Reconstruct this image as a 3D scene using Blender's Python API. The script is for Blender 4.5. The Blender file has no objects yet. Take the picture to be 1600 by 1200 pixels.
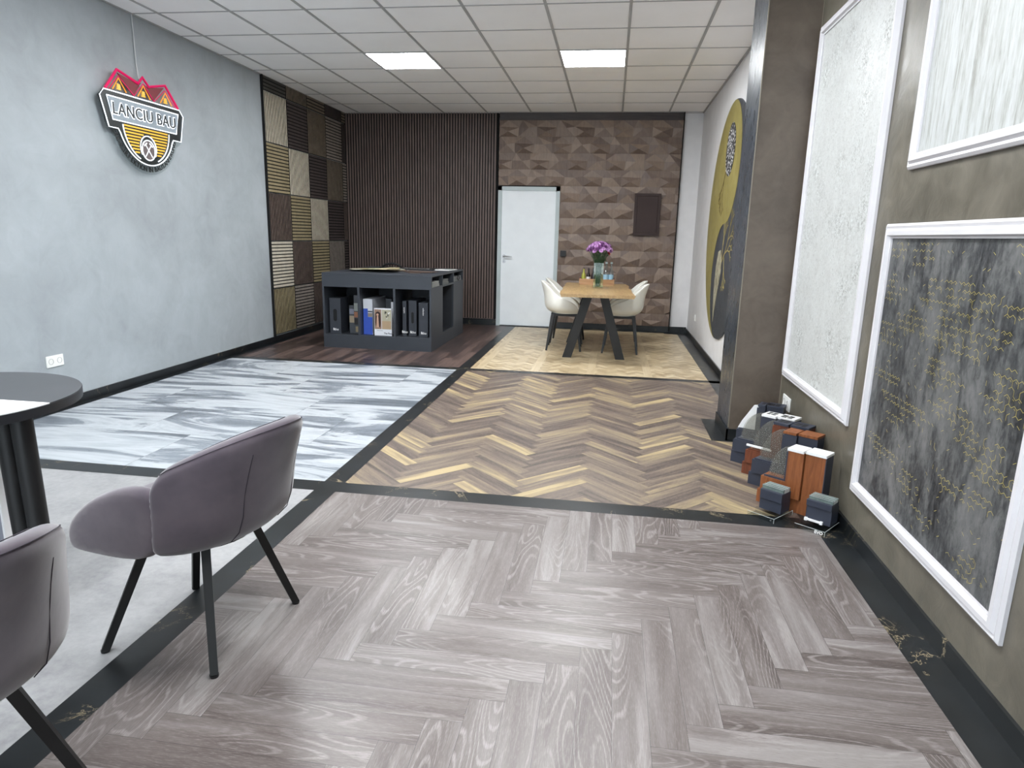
import bpy, bmesh, math, random
from mathutils import Vector, Matrix
from mathutils.geometry import delaunay_2d_cdt
PI = math.pi
S = bpy.context.scene
COL = S.collection

# ---------------------------------------------------------------- camera
cam_d = bpy.data.cameras.new('camera'); cam = bpy.data.objects.new('camera', cam_d); COL.objects.link(cam)
PITCH, ROLL, YAW, CZ, FPX = 0.2187, 0.0242, -0.1407, 1.3162, 1043.39
fw = Vector((math.sin(YAW)*math.cos(PITCH), math.cos(YAW)*math.cos(PITCH), -math.sin(PITCH)))
rt = Vector((math.cos(YAW), -math.sin(YAW), 0)); up = rt.cross(fw)
r2 = rt*math.cos(ROLL) + up*math.sin(ROLL); u2 = -rt*math.sin(ROLL) + up*math.cos(ROLL)
M = Matrix((r2, u2, -fw)).transposed().to_4x4(); M.translation = (0, 0, CZ)
cam.matrix_world = M
cam_d.sensor_fit = 'HORIZONTAL'; cam_d.sensor_width = 36.0; cam_d.lens = FPX/1600*36.0
cam_d.clip_start = 0.05; cam_d.clip_end = 100
S.camera = cam

# ---------------------------------------------------------------- world + exposure
wd = bpy.data.worlds.new('world'); S.world = wd; wd.use_nodes = True
bg = wd.node_tree.nodes['Background']; bg.inputs[0].default_value = (0.80, 0.90, 1.0, 1); bg.inputs[1].default_value = 5.5
S.view_settings.view_transform = 'Standard'; S.view_settings.look = 'None'
S.cycles.transparent_max_bounces = 24; S.cycles.max_bounces = 14; S.cycles.diffuse_bounces = 10
S.view_settings.exposure = 0.08; S.view_settings.gamma = 1.0; S.view_settings.use_curve_mapping = False
PANEL_EMIT = 50.0

# ---------------------------------------------------------------- materials
def lin(c):
    return tuple(((v/255.0)/12.92 if v/255.0 <= .04045 else ((v/255.0+.055)/1.055)**2.4) for v in c) + (1,)
class NT:
    def __init__(s, name):
        s.m = bpy.data.materials.new(name); s.m.use_nodes = True; s.t = s.m.node_tree
        s.b = s.t.nodes['Principled BSDF']
    def n(s, typ, **kw):
        nd = s.t.nodes.new(typ)
        for k, v in kw.items():
            if k in nd.inputs: nd.inputs[k].default_value = v
            else: setattr(nd, k, v)
        return nd
    def l(s, a, b): s.t.links.new(a, b)
    def setb(s, **kw):
        for k, v in kw.items(): s.b.inputs[k.replace('_', ' ')].default_value = v
    def coords(s, scale=(1, 1, 1), uv=False, off=None, rot=(0, 0, 0)):
        tc = s.n('ShaderNodeTexCoord'); mp = s.n('ShaderNodeMapping')
        mp.inputs['Scale'].default_value = scale; mp.inputs['Rotation'].default_value = rot
        s.l(tc.outputs['UV' if uv else 'Object'], mp.inputs[0])
        if off is not None: s.l(off, mp.inputs['Location'])
        return mp.outputs[0]
    def noise(s, vec, scale, detail=4, rough=.55, dist=0):
        nd = s.n('ShaderNodeTexNoise', Scale=scale, Detail=detail, Roughness=rough, Distortion=dist)
        s.l(vec, nd.inputs['Vector']); return nd.outputs['Fac']
    def ramp(s, fac, stops, interp='LINEAR'):
        nd = s.n('ShaderNodeValToRGB'); r = nd.color_ramp; r.interpolation = interp
        while len(r.elements) < len(stops): r.elements.new(.5)
        for e, (p, c) in zip(r.elements, stops):
            e.position = p; e.color = lin(c) if len(c) == 3 else c
        s.l(fac, nd.inputs[0]); return nd.outputs[0]
    def mix(s, fac, a, b, mode='MIX'):
        nd = s.n('ShaderNodeMix', data_type='RGBA', blend_type=mode)
        for v, i in ((fac, 0), (a, 6), (b, 7)):
            if hasattr(v, 'links'): s.l(v, nd.inputs[i])
            else: nd.inputs[i].default_value = v
        return nd.outputs[2]
    def math(s, op, a, b=0.0, c=0.0):
        nd = s.n('ShaderNodeMath', operation=op)
        for v, i in ((a, 0), (b, 1), (c, 2)):
            if hasattr(v, 'links'): s.l(v, nd.inputs[i])
            else: nd.inputs[i].default_value = v
        return nd.outputs[0]
    def bump(s, h, strength=.2, dist=.01):
        nd = s.n('ShaderNodeBump', Strength=strength, Distance=dist)
        s.l(h, nd.inputs['Height']); s.l(nd.outputs[0], s.b.inputs['Normal'])
    def attr(s, name):
        nd = s.n('ShaderNodeAttribute', attribute_name=name); return nd.outputs['Fac']
    def base(s, v): s.l(v, s.b.inputs['Base Color'])

def plain(name, c, rough=.5, metal=0.0, c2=None, scale=6, bump=0, bscale=60, spec=.5, stretch=(1, 1, 1), coat=0, sheen=0):
    k = NT(name); k.setb(Roughness=rough, Metallic=metal)
    k.b.inputs['Specular IOR Level'].default_value = spec
    k.b.inputs['Coat Weight'].default_value = coat
    k.b.inputs['Sheen Weight'].default_value = sheen
    v = k.coords(stretch)
    if c2 is None: c2 = tuple(max(0, x-6) for x in c)
    k.base(k.ramp(k.noise(v, scale), [(.35, c), (.65, c2)]))
    if bump: k.bump(k.noise(v, bscale, 3), bump, .004)
    return k.m

def stucco(name, cols, scale=3.0, rough=.4, bump=.15, streak=(1, 1, 1), fine=14):
    k = NT(name); v = k.coords(streak)
    n1 = k.noise(v, scale, 6, .6, .6); n2 = k.noise(v, fine, 5, .6, 1.2)
    f = k.math('ADD', k.math('MULTIPLY', n1, .65), k.math('MULTIPLY', n2, .35))
    k.base(k.ramp(f, [(.34, cols[0]), (.5, cols[1]), (.66, cols[2])]))
    k.l(k.math('ADD', k.math('MULTIPLY', n2, .3), rough-.15), k.b.inputs['Roughness'])
    k.bump(n2, bump, .006); return k.m

def wood(name, cols, rough=.5, along=(1, 12, 12), scale=4, bump=.12):
    k = NT(name); v = k.coords(along)
    n = k.noise(v, scale, 5, .6, .8)
    k.base(k.ramp(n, [(.3, cols[0]), (.5, cols[1]), (.7, cols[2])]))
    k.setb(Roughness=rough); k.bump(n, bump, .003); return k.m

def plank_mat(name, ramp, grain, rough=.42, gscale=1.0, gstr=.5, rings=True, band=.35):
    # UV = metres along / across one plank, attribute rnd = one random number for each plank
    k = NT(name); r = k.attr('rnd')
    off = k.n('ShaderNodeCombineXYZ')
    k.l(k.math('MULTIPLY', r, 37.0), off.inputs[0]); k.l(k.math('MULTIPLY', r, 91.0), off.inputs[1])
    v1 = k.coords((.9*gscale, 9.5*gscale, 1), uv=True, off=off.outputs[0])
    bands = k.noise(v1, 1.5, 4, .55, .5)
    bands = k.ramp(bands, [(.30, (0, 0, 0, 1)), (.70, (1, 1, 1, 1))])
    v2 = k.coords((22*gscale, 230*gscale, 1), uv=True, off=off.outputs[0])
    fine = k.noise(v2, 1.5, 4, .7, .3)
    base = k.math('ADD', k.math('MULTIPLY', r, 1-band), k.math('MULTIPLY', bands, band))
    c = k.ramp(base, ramp)
    if rings:
        v3 = k.coords((1.5*gscale, 9*gscale, 1), uv=True, off=off.outputs[0])
        cn = k.noise(v3, .9, 1.5, .4, .2)
        wv = k.math('SINE', k.math('MULTIPLY', cn, 120.0))
        cm = k.ramp(k.noise(v3, .45, 1), [(.44, (0, 0, 0, 1)), (.56, (1, 1, 1, 1))])
        wl = k.math('MULTIPLY', k.ramp(wv, [(.35, (0, 0, 0, 1)), (.95, (1, 1, 1, 1))]), cm)
        gm = k.math('MULTIPLY', wl, k.ramp(fine, [(.30, (60, 60, 60)), (.55, (255, 255, 255))]))
        c = k.mix(k.math('MULTIPLY', gm, gstr*1.5), c, lin(grain[0]))
    f2 = k.ramp(fine, [(.50, (0, 0, 0)), (.68, (255, 255, 255))])
    c = k.mix(k.math('MULTIPLY', f2, gstr*.9), c, lin(grain[0]))
    f3 = k.ramp(fine, [(.28, (255, 255, 255)), (.45, (0, 0, 0))])
    c = k.mix(k.math('MULTIPLY', f3, gstr), c, lin(grain[1]))
    k.base(c); k.l(k.math('ADD', k.math('MULTIPLY', fine, .25), rough-.12), k.b.inputs['Roughness'])
    k.bump(fine, .12, .002); return k.m

def marble_black():
    k = NT('black_marble'); v = k.coords((1, 1, 1))
    n = k.noise(v, 2.2, 6, .65, 1.5)
    vein = k.math('ABSOLUTE', k.math('SUBTRACT', n, .5))
    msk = k.noise(v, 3.5, 2, .5)
    line = k.ramp(vein, [(0, (255, 255, 255)), (.006, (0, 0, 0))])
    mm = k.ramp(msk, [(.53, (0, 0, 0)), (.62, (255, 255, 255))])
    c = k.ramp(k.noise(v, 5, 4), [(.4, (20, 23, 25)), (.7, (29, 33, 36))])
    c = k.mix(k.math('MULTIPLY', line, mm), c, lin((165, 150, 120)))
    k.base(c); k.setb(Roughness=.33); return k.m

def marble_tiles():
    k = NT('white_grey_marble_tile'); r = k.attr('rnd')
    off = k.n('ShaderNodeCombineXYZ'); k.l(k.math('MULTIPLY', r, 53.0), off.inputs[0]); k.l(k.math('MULTIPLY', r, 17.0), off.inputs[1])
    v = k.coords((.55, 2.3, 1), uv=True, off=off.outputs[0])
    n = k.noise(v, 1.15, 9, .60, 1.9)
    v2 = k.coords((.7, 3.4, 1), uv=True, off=off.outputs[0])
    n2 = k.noise(v2, 1.5, 6, .62, 2.6)
    c = k.ramp(n, [(.32, (90, 97, 105)), (.40, (116, 123, 131)), (.455, (134, 141, 149)), (.475, (164, 170, 176)), (.56, (184, 189, 194)), (.66, (162, 169, 175)), (.74, (120, 127, 135))])
    vein = k.math('ABSOLUTE', k.math('SUBTRACT', n2, .5))
    line = k.ramp(vein, [(0, (255, 255, 255)), (.010, (60, 60, 60)), (.035, (0, 0, 0))])
    mk = k.ramp(n, [(.42, (255, 255, 255)), (.52, (0, 0, 0))])
    c = k.mix(k.math('MULTIPLY', k.math('MULTIPLY', line, mk), .85), c, lin((78, 82, 88)))
    edge = k.math('ABSOLUTE', k.math('SUBTRACT', n, .463))
    el = k.ramp(edge, [(0, (255, 255, 255)), (.007, (0, 0, 0))])
    mk2 = k.ramp(k.noise(v, 3.0, 3), [(.48, (0, 0, 0)), (.58, (255, 255, 255))])
    c = k.mix(k.math('MULTIPLY', k.math('MULTIPLY', el, mk2), .7), c, lin((96, 100, 106)))
    k.base(c); k.setb(Roughness=.33); return k.m

def concrete():
    k = NT('light_concrete_tile'); v = k.coords()
    n = k.noise(v, 4, 7, .65); n2 = k.noise(v, 30, 6, .7)
    f = k.math('ADD', k.math('MULTIPLY', n, .55), k.math('MULTIPLY', n2, .45))
    k.base(k.ramp(f, [(.36, (136, 136, 138)), (.5, (154, 154, 155)), (.62, (165, 165, 166))])); k.setb(Roughness=.38); return k.m

def glass(name, col=(1, 1, 1, 1), rough=.02, alpha=.05):
    k = NT(name)
    tr = k.n('ShaderNodeBsdfTransparent'); gl = k.n('ShaderNodeBsdfGlossy', Roughness=rough)
    tr.inputs[0].default_value = col
    if name == 'painted_haze_pane': gl = k.n('ShaderNodeBsdfDiffuse', Color=lin((150, 148, 144)))  # grey diffuse stands in for the haze of reflected light on the panes
    ms = k.n('ShaderNodeMixShader'); ms.inputs[0].default_value = alpha
    k.l(tr.outputs[0], ms.inputs[1]); k.l(gl.outputs[0], ms.inputs[2])
    k.l(ms.outputs[0], k.t.nodes['Material Output'].inputs[0]); return k.m

def emit(name, c, st):
    k = NT(name); k.setb(Roughness=.4); k.b.inputs['Base Color'].default_value = lin(c)
    k.b.inputs['Emission Color'].default_value = lin(c); k.b.inputs['Emission Strength'].default_value = st; return k.m

MAT = {}
MAT['left_wall'] = stucco('blue_grey_fine_stucco', [(146, 152, 156), (158, 165, 169), (168, 175, 180)], 1.3, .55, .03, fine=5)
MAT['right_wall'] = stucco('olive_taupe_stucco', [(80, 76, 66), (100, 95, 84), (118, 112, 100)], 2.5, .36, .35, fine=11)
MAT['pillar_front'] = stucco('brown_taupe_stucco', [(82, 72, 63), (98, 87, 77), (110, 99, 88)], 2.0, .42, .08, fine=8)
MAT['pillar_side'] = stucco('blue_grey_metallic_stucco', [(36, 41, 48), (48, 54, 62), (62, 68, 76)], 5, .30, .6, streak=(1, 1, .35), fine=16)
MAT['white_wall'] = plain('white_paint', (222, 221, 222), .7, bump=.03, bscale=90)
MAT['ceiling'] = plain('white_mineral_ceiling_tile', (246, 245, 245), .9, c2=(242, 241, 241), scale=2, bump=.05, bscale=300)
MAT['grid'] = plain('ceiling_grid_metal', (168, 168, 168), .55)
MAT['marble_black'] = marble_black()
MAT['marble'] = marble_tiles()
MAT['concrete'] = concrete()
MAT['grey_plank'] = plank_mat('grey_limed_oak_plank', [(.14, (78, 69, 66)), (.32, (93, 84, 81)), (.5, (105, 97, 94)), (.66, (117, 110, 108)), (.84, (134, 128, 126))], [(156, 150, 148), (76, 67, 64)], .34, 1.0, .34, band=.60)
MAT['brown_plank'] = plank_mat('mixed_brown_oak_plank', [(.16, (68, 58, 55)), (.32, (88, 76, 71)), (.46, (106, 93, 83)), (.60, (124, 110, 93)), (.74, (146, 129, 100)), (.86, (172, 153, 115))], [(172, 158, 136), (70, 60, 58)], .42, 1.3, .40, rings=False, band=.50)
MAT['dark_plank'] = plank_mat('dark_walnut_plank', [(.22, (40, 32, 32)), (.5, (66, 53, 51)), (.78, (100, 82, 76))], [(122, 104, 96), (44, 34, 34)], .36, 1.2, .4, rings=False, band=.5)
MAT['light_plank'] = plank_mat('light_oak_parquet', [(.1, (150, 130, 98)), (.5, (180, 161, 128)), (.9, (206, 190, 160))], [(216, 202, 174), (150, 130, 98)], .34, 1.6, .3, rings=False, band=.3)
MAT['black_metal'] = plain('matt_black_metal', (13, 13, 14), .48, 0.0, c2=(17, 17, 18))
MAT['black_plastic'] = plain('black_plastic', (18, 18, 20), .5)
MAT['white_plastic'] = plain('white_plastic_shell', (232, 231, 224), .38, c2=(226, 225, 218))
MAT['white_gloss'] = plain('white_switch_plastic', (235, 235, 232), .35)
MAT['door'] = plain('white_door_laminate', (225, 230, 234), .45, c2=(221, 226, 230))
MAT['door_frame'] = plain('grey_door_frame_paint', (176, 186, 188), .45)
MAT['steel'] = plain('brushed_steel', (190, 190, 192), .3, .9)
MAT['velvet'] = plain('mauve_grey_velvet', (92, 83, 90), .85, c2=(70, 62, 71), scale=5, bump=.12, bscale=22, sheen=.5, spec=.25)
MAT['stitch'] = plain('dark_stitch', (48, 42, 52), .8)
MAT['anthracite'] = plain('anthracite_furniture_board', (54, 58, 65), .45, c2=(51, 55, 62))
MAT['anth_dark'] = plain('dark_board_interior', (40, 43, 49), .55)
MAT['alu_dark'] = plain('anthracite_window_profile', (52, 57, 70), .45, c2=(48, 52, 65))
MAT['wood_foil'] = wood('golden_oak_window_foil', [(110, 62, 32), (130, 76, 42), (146, 90, 52)], .45, (14, 14, 1.5), 4, .06)
MAT['wood_foil_dark'] = wood('dark_oak_window_foil', [(84, 42, 26), (102, 54, 34), (120, 66, 42)], .45, (14, 14, 1.5), 4, .06)
MAT['pvc'] = plain('white_pvc_profile', (236, 236, 236), .35)
MAT['glass_cut'] = plain('green_grey_glass_edge', (120, 134, 130), .2, c2=(92, 104, 102), scale=18)
MAT['glass_pane'] = glass('painted_haze_pane', (.90, .90, .88, 1), .22, .13)
MAT['acrylic'] = glass('clear_acrylic', (.95, .97, .97, 1), .05, .04)
MAT['acrylic_edge'] = plain('acrylic_edge', (196, 204, 204), .15)
MAT['vase_glass'] = glass('vase_glass', (.93, .96, .93, 1), .05, .03)
MAT['bottle_clear'] = glass('clear_bottle_glass', (.78, .84, .86, 1), .08, .12)
MAT['oak_top'] = wood('oak_table_top', [(146, 116, 76), (168, 138, 94), (186, 158, 114)], .3, (10, 1, 10), 4, .05)
MAT['crate'] = wood('orange_brown_crate_wood', [(140, 104, 72), (160, 122, 86), (174, 138, 100)], .5, (1, 12, 12), 4, .05)
MAT['leaf'] = plain('dark_green_leaf', (38, 66, 44), .5, c2=(60, 92, 62), scale=30)
MAT['petal'] = plain('lilac_petal', (208, 168, 212), .6, c2=(166, 112, 174), scale=60)
MAT['petal_dark'] = plain('purple_petal', (118, 60, 122), .6, c2=(92, 40, 98), scale=60)
MAT['petal_red'] = plain('red_petal', (176, 42, 46), .6, c2=(140, 28, 34), scale=60)
MAT['table_dark'] = plain('dark_grey_table_laminate', (66, 68, 72), .42, c2=(62, 64, 68))
MAT['table_edge'] = plain('black_table_edge', (34, 36, 40), .45)
MAT['table_white'] = plain('white_table_laminate', (232, 232, 232), .4)
MAT['hatch'] = plain('dark_brown_painted_steel', (54, 38, 36), .7)
MAT['felt'] = plain('black_acoustic_felt', (14, 13, 14), .95)
MAT['wallslat'] = wood('smoked_walnut_slat', [(74, 60, 56), (92, 77, 72), (106, 90, 83)], .55, (14, 14, 1.2), 3, .05)
MAT['frame_white'] = plain('white_moulding_paint', (212, 210, 213), .45)
MAT['gold_paint'] = stucco('gold_mural_paint', [(120, 110, 58), (136, 125, 70), (150, 139, 84)], 4, .45, .08)
MAT['dark_paint'] = stucco('anthracite_mural_paint', [(44, 48, 54), (54, 58, 64), (66, 70, 76)], 4, .5, .08)
MAT['gold_line'] = plain('gold_line', (168, 152, 92), .45)
MAT['brown_line'] = plain('brown_line', (92, 76, 40), .6)
MAT['bark'] = stucco('silver_bark', [(88, 84, 70), (150, 144, 122), (196, 190, 168)], 9, .6, .2, fine=30)
def speckle():
    k = NT('black_white_speckle'); v = k.coords((1, 1, 1))
    vo = k.n('ShaderNodeTexVoronoi', Scale=34.0); k.l(v, vo.inputs['Vector'])
    k.base(k.ramp(vo.outputs['Distance'], [(.30, (222, 222, 222)), (.42, (34, 36, 38))])); k.setb(Roughness=.6); return k.m
MAT['speckle'] = speckle()
def relief():
    k = NT('walnut_relief_panel'); r = k.attr('rnd')
    v = k.coords((9, 9, 1.2)); n = k.noise(v, 5, 4, .6, .5)
    f = k.math('ADD', k.math('MULTIPLY', n, .5), k.math('MULTIPLY', r, .5))
    k.base(k.ramp(f, [(.2, (92, 76, 68)), (.5, (116, 99, 88)), (.8, (138, 120, 106))])); k.setb(Roughness=.5); return k.m
MAT['relief'] = relief()
def wp_floral():
    k = NT('silver_white_floral_wallpaper'); v = k.coords()
    n = k.noise(v, 9, 8, .7, 1.0)
    vo = k.n('ShaderNodeTexVoronoi', Scale=4.2); k.l(v, vo.inputs['Vector'])
    m = k.ramp(vo.outputs['Distance'], [(.08, (255, 255, 255)), (.55, (0, 0, 0))])
    fine = k.noise(v, 42, 5, .7, 1.5)
    spots = k.ramp(fine, [(.50, (0, 0, 0)), (.60, (255, 255, 255))])
    c = k.ramp(n, [(.3, (186, 187, 185)), (.6, (198, 200, 198))])
    c = k.mix(k.math('MULTIPLY', k.math('MULTIPLY', spots, m), .9), c, lin((116, 118, 112)))
    br = k.ramp(k.noise(v, 50, 4, .65, 1.8), [(.55, (0, 0, 0)), (.60, (255, 255, 255))])
    c = k.mix(k.math('MULTIPLY', br, k.math('ADD', k.math('MULTIPLY', m, .6), .3)), c, lin((222, 227, 227)))
    sp2 = k.ramp(k.noise(v, 75, 3, .6), [(.58, (0, 0, 0)), (.64, (255, 255, 255))])
    c = k.mix(k.math('MULTIPLY', sp2, .45), c, lin((146, 148, 144)))
    k.base(c); k.setb(Roughness=.42); k.bump(fine, .35, .004); return k.m
def wp_streak():
    k = NT('pale_streaked_wallpaper'); v = k.coords((1, 1, .06)); n = k.noise(v, 26, 5, .65, .6)
    v2 = k.coords((1, 1, .14)); n2 = k.noise(v2, 70, 4, .7, .3)
    f = k.math('ADD', k.math('MULTIPLY', n, .5), k.math('MULTIPLY', n2, .5))
    k.base(k.ramp(f, [(.38, (142, 142, 136)), (.45, (166, 168, 164)), (.54, (182, 185, 184)), (.7, (194, 198, 197))])); k.setb(Roughness=.5); k.bump(n2, .2, .003); return k.m
def wp_hex():
    k = NT('grey_hexagon_wallpaper'); v = k.coords((1, 1, .45)); n = k.noise(v, 6, 8, .65, .6)
    v3 = k.coords((1, 1, .5)); n3 = k.noise(v3, 40, 6, .75, .5)
    f = k.math('ADD', k.math('MULTIPLY', n, .6), k.math('MULTIPLY', n3, .4))
    k.base(k.ramp(f, [(.40, (26, 28, 32)), (.47, (62, 64, 66)), (.54, (92, 93, 93)), (.64, (112, 112, 112))])); k.setb(Roughness=.5); return k.m
MAT['wp_floral'] = wp_floral(); MAT['wp_streak'] = wp_streak(); MAT['wp_hex'] = wp_hex()
MAT['wp_gold'] = plain('gold_foil_line', (200, 184, 100), .35, .3)
MAT['red_neon'] = emit('pink_red_neon', (205, 10, 85), .35)
MAT['sign_red'] = plain('dark_red_sign_print', (120, 14, 34), .5)
MAT['orange_neon'] = emit('orange_neon', (245, 155, 50), .5)
MAT['white_neon'] = emit('white_neon', (245, 250, 255), .7)
MAT['yellow_neon'] = emit('yellow_neon', (225, 175, 60), .4)
MAT['sign_black'] = plain('black_sign_print', (22, 28, 28), .4)
MAT['sign_plate'] = plain('grey_sign_plate', (150, 160, 168), .4)
MAT['lamp'] = emit('ceiling_panel_light', (250, 253, 255), PANEL_EMIT)
SQ = {'ivory': [(178, 170, 154), (192, 184, 168), (202, 194, 178)], 'dark': [(50, 42, 42), (62, 53, 52), (74, 64, 62)],
      'taupe': [(92, 82, 70), (110, 99, 86), (124, 112, 98)], 'grey': [(112, 104, 98), (132, 123, 116), (146, 137, 129)],
      'oak': [(128, 116, 88), (142, 130, 101), (152, 140, 112)], 'walnut': [(74, 62, 58), (90, 77, 71), (104, 90, 84)], 'charcoal': [(46, 46, 42), (58, 57, 53), (66, 65, 60)]}
for k_, v_ in SQ.items(): MAT['sq_'+k_] = wood('%s_slat_veneer' % k_, v_, .55, (8, 8, 8), 2, .05)

# ---------------------------------------------------------------- geometry helpers
def BM(): return bmesh.new()
def box(bm, x0, x1, y0, y1, z0, z1, mtx=None, bev=0):
    vs = [bm.verts.new((x, y, z)) for x in (x0, x1) for y in (y0, y1) for z in (z0, z1)]
    fs = [(0, 1, 3, 2), (4, 6, 7, 5), (0, 4, 5, 1), (2, 3, 7, 6), (0, 2, 6, 4), (1, 5, 7, 3)]
    ff = [bm.faces.new([vs[i] for i in f]) for f in fs]
    if bev:
        es = list({e for f in ff for e in f.edges})
        r = bmesh.ops.bevel(bm, geom=es, offset=bev, segments=2, affect='EDGES', profile=.5)
        vs = list({v for f in r['faces'] for v in f.verts} | {v for v in vs if v.is_valid})
    if mtx is not None:
        for v in vs: v.co = mtx @ v.co
    return vs
def prism(bm, pts, axis, a, b, mtx=None):
    """polygon pts extruded from a to b along axis ('x': pts=(y,z), 'y': pts=(x,z), 'z': pts=(x,y))"""
    def P3(p, t):
        return {'x': (t, p[0], p[1]), 'y': (p[0], t, p[1]), 'z': (p[0], p[1], t)}[axis]
    A = [bm.verts.new(P3(p, a)) for p in pts]; B = [bm.verts.new(P3(p, b)) for p in pts]
    n = len(pts)
    bm.faces.new(A); bm.faces.new(list(reversed(B)))
    for i in range(n): bm.faces.new((A[i], B[i], B[(i+1) % n], A[(i+1) % n]))
    if mtx is not None:
        for v in A+B: v.co = mtx @ v.co
    return A+B
def tube(bm, pts, r, seg=10, cap=True, flat=None):
    pts = [Vector(p) for p in pts]; rings = []
    rr = r if isinstance(r, (list, tuple)) else [r]*len(pts)
    for i, p in enumerate(pts):
        d = (pts[min(i+1, len(pts)-1)] - pts[max(i-1, 0)]).normalized()
        ref = Vector((0, 0, 1)) if abs(d.z) < .95 else Vector((0, 1, 0))
        a = d.cross(ref).normalized(); b = d.cross(a).normalized()
        if flat: a, b = a*flat[0], b*flat[1]
        rings.append([bm.verts.new(p + (a*math.cos(t)+b*math.sin(t))*rr[i]) for t in [2*PI*k/seg + (PI/4 if seg == 4 else 0) for k in range(seg)]])
    for A, B in zip(rings, rings[1:]):
        for k in range(seg): bm.faces.new((A[k], A[(k+1) % seg], B[(k+1) % seg], B[k]))
    if cap: bm.faces.new(rings[0][::-1]); bm.faces.new(rings[-1])
def lathe(bm, prof, c=(0, 0, 0), seg=20, cap=True):
    rings = [[bm.verts.new((c[0]+r*math.cos(2*PI*k/seg), c[1]+r*math.sin(2*PI*k/seg), c[2]+z)) for k in range(seg)] for r, z in prof]
    for A, B in zip(rings, rings[1:]):
        for k in range(seg): bm.faces.new((A[k], A[(k+1) % seg], B[(k+1) % seg], B[k]))
    if cap: bm.faces.new(rings[0][::-1]); bm.faces.new(rings[-1])
def sheet(bm, grid, close=False):
    """grid of points -> quads; close: rows are closed loops"""
    V = [[bm.verts.new(p) for p in row] for row in grid]
    for A, B in zip(V, V[1:]):
        n = len(A)
        for k in range(n if close else n-1): bm.faces.new((A[k], A[(k+1) % n], B[(k+1) % n], B[k]))
    return V
def obj(name, bm, mat, parent=None, smooth=False, subd=0, world=False):
    """one mesh object; world=True: the bmesh is in world metres and parent is an unrotated empty"""
    bmesh.ops.recalc_face_normals(bm, faces=bm.faces[:])
    if world and parent is not None:
        o = parent; off = Vector((0, 0, 0))
        while o is not None: off += o.location; o = o.parent
        for v in bm.verts: v.co -= off
    me = bpy.data.meshes.new(name); bm.to_mesh(me); bm.free()
    if smooth:
        for p in me.polygons: p.use_smooth = True
        if smooth == 'auto' : me.set_sharp_from_angle(angle=math.radians(40))
    if mat is not None: me.materials.append(mat if not isinstance(mat, str) else MAT[mat])
    o = bpy.data.objects.new(name, me); COL.objects.link(o)
    if parent is not None: o.parent = parent
    if subd:
        md = o.modifiers.new('subd', 'SUBSURF'); md.levels = subd; md.render_levels = subd
    return o
def black_sides(o, ax):
    o.data.materials.append(MAT['felt'])
    for p in o.data.polygons:
        if abs(p.normal[ax]) < .5: p.material_index = 1
    return o
def tag(o, label=None, cat=None, group=None, kind=None):
    if label: o['label'] = label
    if cat: o['category'] = cat
    if group: o['group'] = group
    if kind: o['kind'] = kind
    return o
def thing(name, label, cat, loc=(0, 0, 0), rz=0, group=None):
    o = bpy.data.objects.new(name, None); COL.objects.link(o); o.empty_display_size = .1
    o.location = loc; o.rotation_euler = (0, 0, rz); return tag(o, label, cat, group)
def struct(name, bm, mat, parent=None, **kw):
    o = obj(name, bm, mat, parent, **kw)
    if parent is None: o['kind'] = 'structure'
    return o
def copy_tree(o, parent=None):
    c = o.copy(); COL.objects.link(c)
    if parent is not None: c.parent = parent
    for ch in list(o.children): copy_tree(ch, c)
    return c
def text_bm(s, size, depth, spacing=1.0, bold=0):
    cu = bpy.data.curves.new('txt', 'FONT'); cu.body = s; cu.size = size; cu.extrude = depth; cu.offset = bold
    cu.align_x = 'CENTER'; cu.align_y = 'CENTER'; cu.space_character = spacing; cu.resolution_u = 3
    o = bpy.data.objects.new('txt', cu); COL.objects.link(o)
    dg = bpy.context.evaluated_depsgraph_get(); me = bpy.data.meshes.new_from_object(o.evaluated_get(dg))
    bm = bmesh.new(); bm.from_mesh(me)
    bpy.data.objects.remove(o); bpy.data.curves.remove(cu); bpy.data.meshes.remove(me)
    return bm
def xf(bm, m):
    for v in bm.verts: v.co = m @ v.co
    return bm
def merge(a, b):
    me = bpy.data.meshes.new('t'); b.to_mesh(me); b.free(); a.from_mesh(me); bpy.data.meshes.remove(me); return a
# text frames: letters lie in a plane, facing +x / -y
FACE_X = Matrix(((0, 0, 1, 0), (1, 0, 0, 0), (0, 1, 0, 0), (0, 0, 0, 1)))       # reads along +y, seen from +x
FACE_NY = Matrix(((1, 0, 0, 0), (0, 0, -1, 0), (0, 1, 0, 0), (0, 0, 0, 1)))     # reads along +x, seen from -y

# ================================================================ SETTING
XL, XR, XR2, YB, YF, H = -3.95, 1.15, 1.13, 9.85, -4.0, 2.9932
PX0, PY0, PY1 = .845, 4.5, 4.97          # pillar
MS0, MS1 = -1.4643, -1.348               # long floor strip
YF0, YF1, YB0, YB1 = 3.0906, 3.2223, 6.376, 6.48
RS, FRS, LS = 1.0205, .9813, -3.8676

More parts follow.
